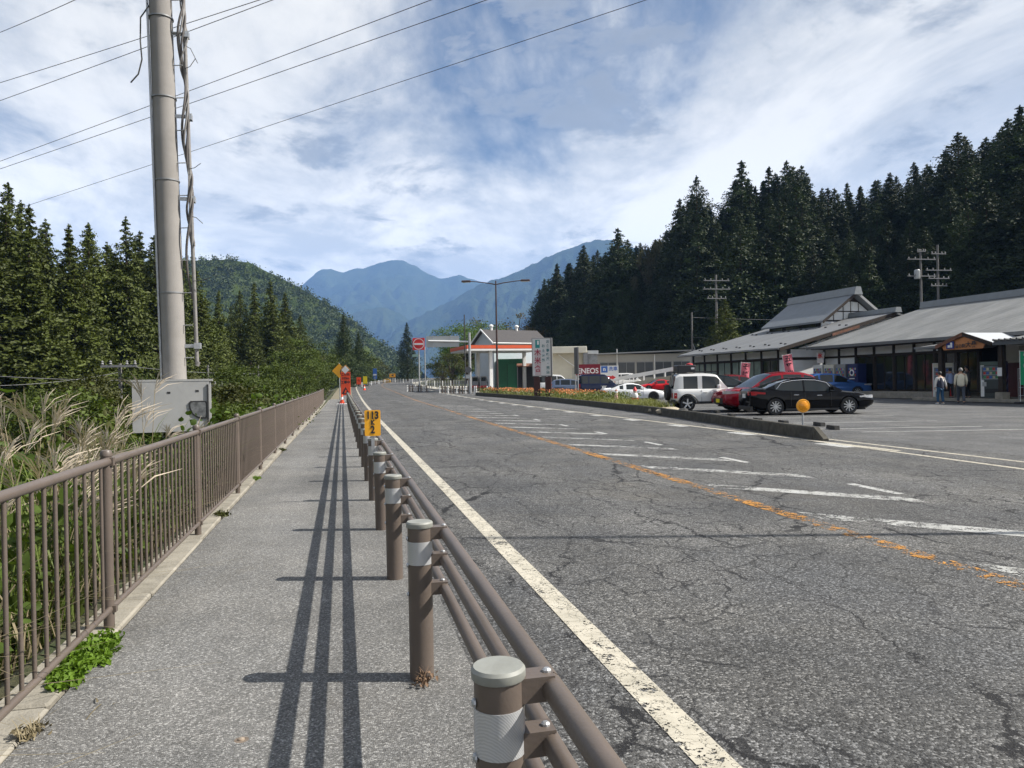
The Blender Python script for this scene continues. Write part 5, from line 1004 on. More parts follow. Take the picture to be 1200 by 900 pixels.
WAG = dict(SUV); WAG.update(L=4.5, paint=cp('silver_blue', (.17, .21, .29), .5), belt=[(0, .92), (.1, .98), (2.6, .94), (3.3, .93), (4.1, .86), (4.5, .62)], roof=[(.1, 1.0), (.4, 1.38), (1.0, 1.48), (1.9, 1.48), (2.5, 1.4), (3.4, .94)], top=(.45, 2.4), wheels=(.8, 3.45), wr=.31, plate=WHITE)
car('estate_car', 'silver blue estate car with red tail lamp beside the sign posts', DG(672, 71), HEAD - R(6), WAG)
BLU = dict(SUV); BLU.update(paint=cp('blue_paint', (.05, .13, .36), .3), roof=[(.15, 1.18), (.6, 1.52), (1.0, 1.63), (1.8, 1.66), (2.4, 1.58), (3.4, 1.08)], belt=[(0, 1.06), (.1, 1.13), (2.6, 1.06), (3.3, 1.04), (4.1, .96), (4.5, .8), (4.6, .6)], top=(.75, 2.35), plate=WHITE, chrome=False, L=4.6)
car('blue_hatchback', 'metallic blue hatchback in front of the drink machines', at_wheel(957, 51.2, BLU), HEAD, BLU)
RSP = dict(SP); RSP.update(paint=cp('red_sports', (.5, .015, .02), .1), alloy='bright')
car('red_coupe', 'small red wedge-nosed coupe behind the white off-roader', DG(770, 78), HEAD + math.pi + R(8), RSP)
HB = dict(SUV); HB.update(paint=cp('dark_green_paint', (.015, .022, .024), .3), plate=WHITE); HB['roof'] = BLU['roof']; HB['belt'] = BLU['belt']; HB['top'] = BLU['top']
car('dark_hatchback', 'dark car seen over the white off-roader bonnet', DG(850, 45), HEAD, HB)
HB2 = dict(HB); HB2.update(paint=cp('maroon_paint', (.16, .02, .025), .2)); car('maroon_hatchback', 'dark car with a maroon wing just right of the off-roader windscreen', DG(868, 47.5), HEAD, HB2)
KEI = dict(VAN); KEI.update(paint=cp('white_car', 0)); car('white_van', 'white van half hidden behind the sign posts', DG(650, 78), HEAD, KEI)
car('white_minivan', 'white van parked below the rising white guard rail', DG(735, 92), HEAD, KEI)

# ---------------------------------------------------------------- street lamps
def street_lamp(lab, p_, rz, h=10.6):
    t = thing('street_lamp', lab, 'street lamp', p_, rz, 'double-arm lamps'); MB().tube([(0, 0, -.1), (0, 0, 1.2), (0, 0, h)], [.11, .1, .06], 12).build('pole', BRPOLE, t, 60); MB().lathe([(.2, 0), (.2, .03), (.13, .05), (.13, .4), (.1, .42)], 12).build('base_flange', BRPOLE, t, 40)
    for s_ in (1, -1):
        MB().tube([(0, 0, h - .35), (s_ * .6, 0, h - .22), (s_ * 1.8, 0, h - .06), (s_ * 2.4, 0, h - .02)], [.05, .045, .04, .04], 8).build('arm', BRPOLE, t, 60)
        hd = MB().bbox(s_ * 2.65 - .42, s_ * 2.65 + .42, -.14, .14, h - .1, h + .07, .05).build('lamp_head', BRPOLE, t); MB().box(s_ * 2.65 - .33, s_ * 2.65 + .33, -.1, .1, h - .13, h - .101).build('lens', M('lamp_lens', (.5, .5, .45), .2), hd)
street_lamp('brown double-arm street lamp standing in the planter before the filling station', DG(583, 68.5), -YAW, 10.4)
t = thing('added_shadow_pole', 'unseen guessed pole added to cast the long shadow over the near lanes', 'pole', (12.3, 4.3, 0)); MB().tube([(0, 0, -.1), (0, 0, 10.6)], [.075, .045], 12).build('shaft', STEEL, t, 60)  # unseen pole, added so that its shadow crosses the near lanes

# ---------------------------------------------------------------- upright shop sign on two posts
sp_ = DG(636, 58); t = thing('shop_sign', 'tall white upright sign board with red characters on two dark wooden posts', 'sign', sp_, -YAW + R(-8)); 
for x_ in (-.43, .43): MB().bbox(x_ - .23, x_ + .23, -.16, .16, -.1, 1.75, .02).build('post', M('dark_red_wood', (.05, .015, .012), .7, 0, .2, 4), t)
z0, z1 = 1.78, 4.68; MB().bbox(-.77, .77, -.16, .16, z0, z1, .015).build('board', M('board_frame', (.17, .17, .17), .6), t); MB().box(-.72, .64, -.168, -.161, z0 + .05, z1 - .05).build('face', M('sign_face', (.62, .61, .60), .6, 0, .05, 1), t); MB().box(-.55, -.09, -.173, -.169, z0 + .08, z1 - .9).build('pink_band', M('pink_tint', (.55, .45, .45), .6), t)
MB().box(-.5, -.16, -.178, -.174, z1 - .75, z1 - .14).build('emblem', M('teal', (.02, .25, .24), .5), t); MB().box(-.36, -.22, -.181, -.179, z1 - .5, z1 - .2).build('emblem_mark', WHITE, t)
RW, TW = M('brush_red', (.34, .03, .06), .6), M('teal_ink', (.04, .16, .17), .6)
for i, ch in enumerate('木米舎'): text(ch, .52, RW, t, (-.33, -.18, z1 - 1.12 - i * .62), bold=.01)
for i, ch in enumerate('お土産処'): text(ch, .26, TW, t, (.10, -.175, z1 - .62 - i * .36), bold=.006)
for i, ch in enumerate('お食事喫茶・売店'): text(ch, .26, TW, t, (.44, -.175, z1 - .3 - i * .33), bold=.006)
# small twin signpost beside it
t = thing('twin_signpost', 'narrow grey panel seen edge-on on two thin steel posts', 'signpost', DG(676, 57), -YAW + R(14))
for y_ in (-.3, .3): MB().tube([(0, y_, 0), (0, y_, 3.2)], .04, 8).build('post', STEEL, t)
MB().box(-.04, .04, -.42, .42, 1.9, 3.9).build('panel', M('sign_back', (.10, .10, .105), .6), t)

# ---------------------------------------------------------------- filling station
def place(px, dp, rz=0): return DG(px, dp), rz
gp = DG(576, 100); gs = thing('station_house', 'pale two-storey filling station house with grey gable roof', 'building', gp, R(18)); PB = M('pale_blue_tin', (.46, .50, .53), .6, 0, .06, 1.5, dirt=.1)
W0, W1, DPT = .45, 8.4, 5.4
MB().box(W0, W1, 0, DPT, 0, 6.2).build('wall', PB, gs)
RD = M('slate_roof', (.055, .05, .05), .7, 0, .15, 3)
# gable roof with its ridge along x, gable end to the left
MB().slab([(W0 - .4, -.5, 6.1), (W1 + .5, -.5, 6.1), (W1 + .5, DPT * .5, 8.0), (W0 - .4, DPT * .5, 8.0)], .16).build('roof_slope', RD, gs); MB().slab([(W0 - .4, DPT * .5 + .001, 8.0), (W1 + .5, DPT * .5 + .001, 8.0), (W1 + .5, DPT + .5, 6.1), (W0 - .4, DPT + .5, 6.1)], .16).build('roof_slope', RD, gs)
MB().prism([(0, 6.2), (DPT, 6.2), (DPT / 2, 7.8)], .1, Matrix.Translation((W0 + .1, 0, 0)) @ Matrix.Rotation(R(90), 4, 'Z')).build('gable', PB, gs)
for a, b in ((-.55, DPT / 2), (DPT + .55, DPT / 2)): MB().slab([(W0 - .45, a, 6.14), (W0 - .55, a, 6.14), (W0 - .55, b, 8.08), (W0 - .45, b, 8.08)], .2).build('white_verge', WHITE, gs)
MB().tube([(W0 - .4, -.55, 6.02), (W1 + .5, -.55, 6.02)], .07, 8).build('gutter', WHITE, gs)
for x_ in (1.6, 5.6): MB().lathe([(.18, 7.9), (.18, 8.4), (.3, 8.4), (.3, 8.55), (.1, 8.7), (0, 8.7)], 10, Matrix.Translation((x_, DPT / 2, 0))).build('roof_vent', WHITE, gs, 40)
for x_ in (1.6, 3.2): MB().box(x_ - .5, x_ + .5, -.06, -.002, 1.0, 3.2).build('window', GLASS, gs)
cpos = DG(548, 87); can = thing('station_canopy', 'flat filling station canopy with an orange fascia on white columns', 'canopy', cpos, R(4)); rzc = rise(90)
c0, c1 = .0, 9.6; MB().bbox(c0, c1, 0, 9, 4.75, 5.25, .05).build('deck', TIN, can); MB().box(c0 - .04, c1 + .04, -.06, -.005, 4.95, 5.35).build('orange_fascia', CORANGE, can); MB().box(c0 - .06, c0 - .005, -.0, 9, 4.95, 5.35).build('orange_fascia', CORANGE, can); MB().box(c0 - .03, c1 + .03, -.04, -.005, 4.72, 4.94).build('white_fascia', WHITE, can)
for x_, y_ in ((3.0, .9), (3.0, 7.0), (9.0, 7.0)): MB().bbox(x_ - .2, x_ + .2, y_ - .2, y_ + .2, 0, 4.75, .03).build('column', WHITE, can)
for k_, (px, lab) in enumerate(((557, 'left fuel pump under the canopy'), (567, 'right fuel pump under the canopy'))):
    t = thing('fuel_pump', lab, 'fuel pump', DG(px, 94), R(-14), 'fuel pumps'); MB().bbox(-.45, .45, -.3, .3, 0, .2, .02).build('base', CONC, t); MB().bbox(-.38, .38, -.25, .25, .2, 1.75, .03).build('body', M('pump_grey', (.25, .25, .26), .5), t); MB().box(-.3, .3, -.262, -.25, 1.15, 1.6).build('display', GLASS, t); MB().tube([(.4, -.1, 1.4), (.55, -.15, .8), (.5, -.1, .4), (.42, -.05, 1.0)], .03, 6).build('hose', BLACK, t); MB().box(-.38, .38, -.27, -.251, .3, .6).build('stripe', RED, t)
gsh = thing('green_shed', 'dark green corrugated shed under the station canopy', 'shed', DG(597, 98.5), R(-14)); MB().box(-1.55, 1.75, 0, 3, 0, 3.9).build('wall', GREEN, gsh); MB().box(-.2, 1.2, -.05, -.002, 0, 3.2).build('door', M('green_door', (.02, .17, .08), .5, 0, .08, 2), gsh)
for a in (-.24, 1.24): MB().box(a - .05, a + .05, -.07, -.003, 0, 3.25).build('door_frame', M('green_dark', (.01, .08, .04), .5), gsh)
for i in range(12): MB().box(-1.5 + i * .27, -1.47 + i * .27, -.03, -.002, 3.3, 3.85).build('rib', MATS['green_door'], gsh)
t = thing('rust_awning', 'rusty brown awning beside the green shed', 'awning', DG(617, 97), R(-14)); MB().slab([(-1.2, -1, 2.9), (1.6, -1, 2.9), (1.6, .8, 3.3), (-1.2, .8, 3.3)], .1).build('sheet', RUST, t)
for x_ in (-1.1, 1.5): MB().box(x_ - .05, x_ + .05, -.95, -.85, 0, 2.85).build('leg', GREYS, t)
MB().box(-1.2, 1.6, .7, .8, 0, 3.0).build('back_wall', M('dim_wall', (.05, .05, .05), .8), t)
wb = thing('cream_station_office', 'low cream flat-roofed workshop right of the sign board', 'building', DG(667, 90), R(-14)); MB().box(-2.4, 2.2, .6, 7, 0, 5.0).build('wall', CREAM, wb); MB().bbox(-2.6, 2.1, -.6, 7.2, 4.35, 5.1, .03).build('roof_edge', M('cream_trim', (.66, .63, .53), .7, 0, .05, 1, dirt=.1), wb); MB().box(.4, 1.9, .54, .598, 0, 2.6).build('shutter', M('cream_shutter', (.45, .44, .38), .6, 0, .1, 4), wb)
MB().box(1.7, 2.2, -.6, .598, 0, 4.3).build('pillar', GREYS, wb); MB().box(2.3, 3.4, .2, 3, 0, 4.2).build('side_annex', M('annex', (.24, .25, .26), .7, 0, .3, 3), wb); MB().box(2.2, 3.5, .0, 3.2, 4.2, 4.6).build('annex_roof', TIN, wb); MB().tube([(-1.2, .35, 4.2), (-.2, .2, 3.4), (.9, .2, 2.6)], .06, 6).build('pipe', WHITE, wb)
bn = thing('station_banner', 'dark red banner with white ENEOS lettering and a blue mark', 'banner', DG(708, 84), R(-15)); MB().box(-3.1, -.4, 0, .06, 1.75, 2.95).build('red_panel', M('banner_red', (.19, .008, .02), .7), bn); MB().box(-.39, 1.6, 0, .06, 1.2, 2.75).build('white_panel', WHITE, bn); text('ENEOS', .8, WHITE, bn, (-1.75, -.006, 2.2), bold=.015, sx=.95); MB().box(-.3, .4, -.012, -.002, 2.0, 2.7).build('blue_mark', BLUE, bn); text('n', .6, WHITE, bn, (.05, -.02, 2.38), bold=.02); text('洗車', .5, BLUE, bn, (1.0, -.008, 2.38), bold=.01)
MB().prism([(.2, 1.3), (.9, 1.3), (.9, 1.2), (1.3, 1.45), (.9, 1.7), (.9, 1.6), (.2, 1.6)], .01, Matrix.Translation((0, -.02, 0))).build('red_arrow', RED, bn)
for x_ in (-3.0, -.4, 1.55): MB().box(x_ - .04, x_ + .04, .065, .12, 0, 2.9).build('post', STEEL, bn)
gar = thing('grey_garage', 'long grey garage with dark windows below the forest', 'building', DG(700, 100), R(-13)); GW = 12.4
MB().box(0, GW, 0, 6, 0, 4.3).build('wall', M('garage_wall', (.30, .29, .265), .8, 0, .08, 1, dirt=.15), gar); MB().slab([(-.5, -.8, 4.45), (GW + .3, -.8, 4.75), (GW + .3, 6.5, 4.75), (-.5, 6.5, 4.45)], .15).build('roof', GREYS, gar); MB().box(GW + .01, GW + 5, .5, 7, 0, 4.1).build('annex', M('annex_grey', (.26, .265, .26), .8, 0, .08, 1), gar)
for i in range(5):
    a = .35 + i * 2.4; f = MB().box(a, a + 2.2, -.04, -.002, 1.2, 3.3).build('window', M('garage_frame', (.2, .2, .2), .6), gar)
    for k_ in range(2): MB().box(a + .06 + k_ * 1.08, a + 1.06 + k_ * 1.08, -.06, -.041, 1.3, 3.2).build('pane', M('dull_glass', (.06, .065, .07), .25), f)
for a in (2.6, 7.5): MB().tube([(a, -.3, 0), (a, -.3, 5.0 if a < 3 else 4.2)], .05, 6).build('vent_pipe', WHITE, gar)
# side road ramp climbing to the right, with a white guard rail
rp0, rp1 = DG(708, 88), DG(806, 80); ramp_ = thing('ramp_wall', 'pale retaining wall of the side road climbing behind the white off-roader', 'wall', rp0); v = rp1 - rp0; u = v.normalized(); n_ = Vector((-u.y, u.x, 0)) * 2.6; hz_ = 1.75
MB().add([(0, 0, -.2), (v.x, v.y, -.2), (v.x, v.y, hz_), (0, 0, .35), *[(a + n_.x, b + n_.y, c) for a, b, c in ((0, 0, -.2), (v.x, v.y, -.2), (v.x, v.y, hz_), (0, 0, .35))]], [(0, 1, 2, 3), (7, 6, 5, 4), (3, 2, 6, 7), (0, 3, 7, 4), (1, 5, 6, 2), (0, 4, 5, 1)]).build('retaining_wall', M('ramp_conc', (.33, .31, .25), .9, 0, .2, 1, dirt=.3), ramp_)
wgr = thing('white_guard_rail', 'white beam guard rail rising to the right behind the parked cars', 'guard rail', rp0)
for i in range(9):
    f = i / 8; MB().box(v.x * f - .06, v.x * f + .06, v.y * f - .06, v.y * f + .06, lerp(.35, hz_, f) - .05, lerp(.35, hz_, f) + .8).build('post', WHITE, wgr)
for z_, h_ in ((.45, .42),): MB().add([(a + o_, b + q_, c) for o_, q_ in ((0, -.12), (0, -.06)) for a, b, c in ((0, 0, .35 + z_), (v.x, v.y, hz_ + z_), (v.x, v.y, hz_ + z_ + h_), (0, 0, .35 + z_ + h_))], [(0, 1, 2, 3), (7, 6, 5, 4), (0, 4, 5, 1), (1, 5, 6, 2), (2, 6, 7, 3), (3, 7, 4, 0)]).build('beam', WHITE, wgr)

# ---------------------------------------------------------------- signs and things around the bend
gn = DG(551, 80); t = thing('overhead_sign', 'overhead road sign seen from behind on a single-arm steel mast', 'sign', gn, -YAW); MB().tube([(0, 0, 0), (0, 0, 6.4)], [.16, .13], 12).build('mast', STEEL, t, 60); MB().tube([(0, 0, 5.45), (-4.3, 0, 5.6)], .09, 8).build('arm', WHITE, t, 60)
MB().box(-4.55, -1.1, .12, .18, 4.95, 6.1).build('panel_back', M('panel_alu', (.42, .43, .43), .5, .3, .06, 2), t)
for x_ in (-3.8, -2.0): MB().box(x_ - .06, x_ + .06, .06, .118, 4.9, 6.15).build('panel_rib', STEEL, t)
MB().box(-.45, .05, -.2, -.17, 1.6, 2.0).build('small_plate', STEEL, t); MB().lathe([(.33, 0), (.33, .02)], 20, Matrix.Translation((-.15, -.2, 2.5)) @ Matrix.Rotation(R(90), 4, 'X')).build('round_plate', M('sign_back', (.1, .1, .105), .6), t, 40)
t = thing('thin_pole', 'thin dark pole rising above the overhead sign mast', 'pole', DG(545.5, 84), 0); MB().tube([(0, 0, 0), (0, 0, 8.6)], .06, 8).build('shaft', M('dark_steel', (.04, .04, .045), .6), t)
ne = DG(491.5, 96); t = thing('stop_board', 'red square sign with a red disc and white bar on a tall post', 'sign', ne, -YAW); MB().tube([(.0, 0, 0), (0, 0, 6.6)], .1, 10).build('post', STEEL, t, 60); MB().bbox(-.75, .75, -.12, -.08, 5.15, 6.65, .01).build('board', RED, t)
for a, b in ((.70, .0),): MB().lathe([(.70, 0), (.62, .0)], 32, Matrix.Translation((0, -.125, 5.9)) @ Matrix.Rotation(R(90), 4, 'X'), False).build('white_ring', WHITE, t)
MB().box(-.56, .56, -.14, -.125, 5.78, 6.0).build('white_bar', WHITE, t); MB().box(-.8, -.1, -.12, -.08, 4.3, 4.6).build('small_plate', M('pale_green_plate', (.25, .38, .34), .5), t)
t = thing('lamp_post', 'plain thin grey post behind the stop board', 'pole', DG(498.5, 110), 0); MB().tube([(0, 0, 0), (0, 0, 6)], .08, 8).build('shaft', STEEL, t)
def lowfence(lab, px0, px1, d0, d1, n, posts_m, rail_m, h=.8):
    a, b = DG(px0, d0), DG(px1, d1); t = thing('barrier_fence', lab, 'fence', a, 0); v = b - a
    for i in range(n): q = v * (i / (n - 1)); MB().tube([(q.x, q.y, q.z - .05), (q.x, q.y, q.z + h)], .07, 8).build('post', posts_m if i % 3 else WHITE, t)
    for z_ in (.35, .65): MB().tube([(0, 0, z_), (v.x, v.y, v.z + z_)], .03, 6).build('rail', rail_m, t)
lowfence('short brown and white post fence below the stop board', 477, 500, 93, 91, 8, BROWN, BROWN); lowfence('brown and white post fence at the foot of the overhead sign mast', 515, 556, 84, 80, 13, BROWN, BROWN); lowfence('rusty post fence just right of the overhead sign mast', 558, 575, 80, 79, 5, RUST, RUST); lowfence('grey fence along the bushes behind the stop board', 500, 548, 112, 106, 16, GREYS, GREYS, 1.1)
lowfence('pale guard fence along the outside of the far bend', 455, 500, 200, 150, 14, STEEL, STEEL, .9); lowfence('guard fence running round the left side of the far bend', 424, 462, 130, 215, 16, BROWN, STEEL, .8)
# road works
def board(lab, px, dp, w_, z0, z1, mat, writing=None, legs=STEEL, rz=0):
    t = thing('works_sign', lab, 'sign', DG(px, dp), -YAW + rz, 'road works signs'); MB().box(-w_ / 2, w_ / 2, -.02, .02, z0, z1).build('panel', mat, t)
    for x_ in (-w_ / 2 + .05, w_ / 2 - .05): MB().box(x_ - .02, x_ + .02, .021, .06, 0, z1).build('leg', legs, t)
    MB().tube([(0, .06, z1 * .7), (0, .6, 0)], .02, 6).build('prop', legs, t)
    for (s_, h_, z_) in writing or (): text(s_, h_, BLACK, t, (0, -.024, z_), bold=.008)
    return t
t = board('tall orange works sign with black characters and a digging figure', 405, 59, .74, .55, 2.35, ORANGE, (('この先', .22, 2.15), ('100m', .26, 1.86), ('工事中', .24, 1.55)))
MB().prism([(-.3, .66), (.3, .66), (0, 1.2)], .006, Matrix.Translation((0, -.03, 0))).build('works_triangle', BLACK, t); MB().prism([(-.12, .72), (.02, .72), (.1, .9), (0, 1.0)], .006, Matrix.Translation((0, -.038, 0))).build('digging_figure', ORANGE, t); MB().box(-.37, .37, -.024, .02, .3, .54).build('white_base', WHITE, t)
MB().prism([(0, 2.22), (.3, 2.52), (0, 2.82), (-.3, 2.52)], .03, Matrix.Translation((0, -.05, 0))).build('white_diamond', WHITE, t); MB().prism([(0, 2.12), (.40, 2.52), (0, 2.92), (-.40, 2.52)], .03, Matrix.Translation((0, -.015, 0))).build('diamond_edge', M('diamond_brown', (.4, .2, .06), .6), t)
t = thing('warning_sign', 'yellow diamond warning sign half hidden behind the orange works sign', 'sign', DG(398, 66), -YAW); MB().tube([(0, 0, 0), (0, 0, 3.2)], .04, 8).build('post', STEEL, t); MB().prism([(0, 1.9), (.62, 2.52), (0, 3.14), (-.62, 2.52)], .02, Matrix.Translation((0, -.06, 0))).build('plate', YEL, t); MB().tube([(.12, -.07, 2.2), (.12, -.07, 2.5), (.3, -.07, 2.7), (.22, -.07, 2.85)], .05, 6).build('bend_arrow', BLACK, t)
board('smaller orange works sign behind the tall one', 420.5, 112, .62, .7, 1.75, ORANGE, (('↑', .5, 1.2),)); board('plain yellow works panel beside the smaller orange sign', 428, 118, .6, .7, 1.85, LEMON); board('orange arrow board farther along the bend', 460, 190, 1.5, 1.2, 2.1, M('amber_board', (.8, .36, .02), .5), (('◀', .7, 1.65),))
t = thing('blue_sign', 'tall blue information sign beyond the road works', 'sign', DG(439.5, 165), -YAW); MB().tube([(0, 0, 0), (0, 0, 2.2)], .06, 8).build('post', STEEL, t); MB().box(-.42, .42, -.03, .03, 1.0, 3.3).build('panel', BLUE, t); MB().box(-.34, .34, -.04, -.031, 1.8, 2.1).build('white_stripe', WHITE, t)
t = thing('water_barrier', 'yellow plastic road barrier on the bend', 'barrier', DG(453, 185), -YAW); MB().prism([(-1.0, 0), (1.0, 0), (.9, .55), (.5, .9), (-.5, .9), (-.9, .55)], .5).build('tank', M('barrier_yellow', (.5, .28, .02), .6), t); MB().box(-.7, .7, -.02, -.002, .3, .45).build('stripe', WHITE, t)
def cone(lab, px, dp):
    t = thing('traffic_cone', lab, 'traffic cone', DG(px, dp), 0, 'traffic cones'); MB().bbox(-.2, .2, -.2, .2, 0, .05, .02).build('base', RED, t); pr = [(.17, .05), (.115, .28), (.075, .48), (.03, .7)]
    MB().lathe(pr[:2], 16).build('lower_cone', ORANGE, t, 50); MB().lathe(pr[1:3], 16).build('white_band', WHITE, t, 50); MB().lathe(pr[2:], 16).build('tip', ORANGE, t, 50)
cone('red and white traffic cone at the end of the footpath', 400.5, 56.5); cone('small far traffic cone by the orange works signs', 427, 105)
t = thing('white_board_slab', 'white slab lying at the end of the footpath beside the cone', 'slab', DG(402, 54.5), -YAW); MB().bbox(-.4, .5, -.4, .4, 0, .06, .01).build('slab', WHITE, t)
# ---------------------------------------------------------------- far utility poles
def upole(lab, px, dp, pytop, arms, tr=False, stay=False, z=None, r_=.14):
    p_ = DG(px, dp); h = D(px, dp, pytop).z - p_.z; t = thing('utility_pole', lab, 'utility pole', p_, -YAW + R(10)); MB().tube([(0, 0, -.2), (0, 0, h)], [r_ * 1.2, r_ * .8], 10).build('shaft', M('shaded_pole_grey', (.13, .125, .12), .8, 0, .1, 1), t, 60)  # shaft, crossarm and insulator greys are darkened to stand for shade
    for k_, (dz, w_) in enumerate(arms):
        a = MB().box(-w_, w_, -.2, -.12, h - dz - .05, h - dz + .05).build('crossarm', M('shaded_steel_grey', (.17, .17, .175), .6, 0, .1, 2), t)
        for x_ in (-.9, -.45, .45, .9): MB().lathe([(.04, 0), (.07, .05), (.04, .1), (.06, .15), (.02, .2), (0, .2)], 8, Matrix.Translation((x_ * w_, -.16, h - dz + .05))).build('insulator', M('insulator', (.2, .2, .2), .5), a, 40)
    if tr: MB().lathe([(.28, h - 3.2), (.3, h - 3.1), (.3, h - 2.3), (.2, h - 2.2), (0, h - 2.2)], 12, Matrix.Translation((-.5, -.1, 0))).build('transformer', STEEL, t, 40)
    if stay: MB().tube([(0, 0, h * .62), (1.6, -.6, 0)], .04, 5).build('stay_wire', STEEL, t)
    return t
upole('utility pole with three crossarms behind the left restaurant roof', 841, 90, 322, ((.7, 1.6), (1.7, 1.7), (2.8, 1.2))); upole('left of the two utility poles above the shop roof', 1081, 82, 292, ((1.1, 1.7), (2.9, 1.7), (.25, .5)), True); upole('right of the two utility poles above the shop roof', 1101, 84, 287, ((1.0, .9), (2.8, 1.6), (3.7, 1.3), (4.5, 1.0)), False); upole('slim dark pole with a stay left of the restaurant roof', 812, 84, 366, (), False, True, None, .1)
upole('small utility pole in the valley left of the meter cabinet', 141, 34, 426, ((.12, .75), (2.2, .5)), False, False, None, .09); upole('thin pole in the valley right of the meter cabinet', 244, 44, 428, ((1.2, .9),), False, False, None, .07); upole('thin pole in the bushes farther right of the cabinet', 303, 60, 428, (), False, False, None, .07)
for a, b, c, d, dp in ((0, 441, 240, 444, 34), (0, 452, 141, 436, 34), (141, 428, 300, 438, 40), (812, 372, 1000, 375, 84), (812, 395, 905, 398, 84)):
    p_, q_ = D(a, dp, b), D(c, dp + 4, d); o = MB().tube([p_.lerp(q_, i / 12) - Vector((0, 0, .5 * (i / 12) * (1 - i / 12))) for i in range(13)], .014, 4).build('service_wire', M('wire_grey', (.16, .16, .16), .6), None, 70); tag(o, 'thin service wire ' + {0: 'left of the meter cabinet crossing the valley' if b == 441 else 'sloping to the small valley pole', 141: 'running right from the small valley pole'}.get(a, 'high in front of the dark forest' if b == 372 else 'low in front of the dark forest'), 'wire')
# low fence of the valley: thin rail seen through the bushes is left to the bushes

# ---------------------------------------------------------------- people by the porch
def skin(name, verts, edges, radii, mat, parent, sub=2):
    me = bpy.data.meshes.new(name); me.from_pydata(verts, edges, []); o = bpy.data.objects.new(name, me); C.objects.link(o)
    sk = o.modifiers.new('s', 'SKIN'); sk.use_smooth_shade = True; sb = o.modifiers.new('d', 'SUBSURF'); sb.levels = sub; sb.render_levels = sub
    for i, r_ in enumerate(radii): me.skin_vertices[0].data[i].radius = (r_[0], r_[1]) if isinstance(r_, tuple) else (r_, r_); me.skin_vertices[0].data[i].use_root = (i == 0)
    bpy.context.view_layer.update(); m2 = bpy.data.meshes.new_from_object(o.evaluated_get(bpy.context.evaluated_depsgraph_get())); bpy.data.objects.remove(o); m2.name = name; m2.materials.clear(); m2.materials.append(mat); smooth_mesh(m2, 180); return link(name, m2, parent)
SKIN = M('skin', (.42, .25, .17), .6, 0, .05); SHOE = M('shoes', (.5, .5, .48), .7); 
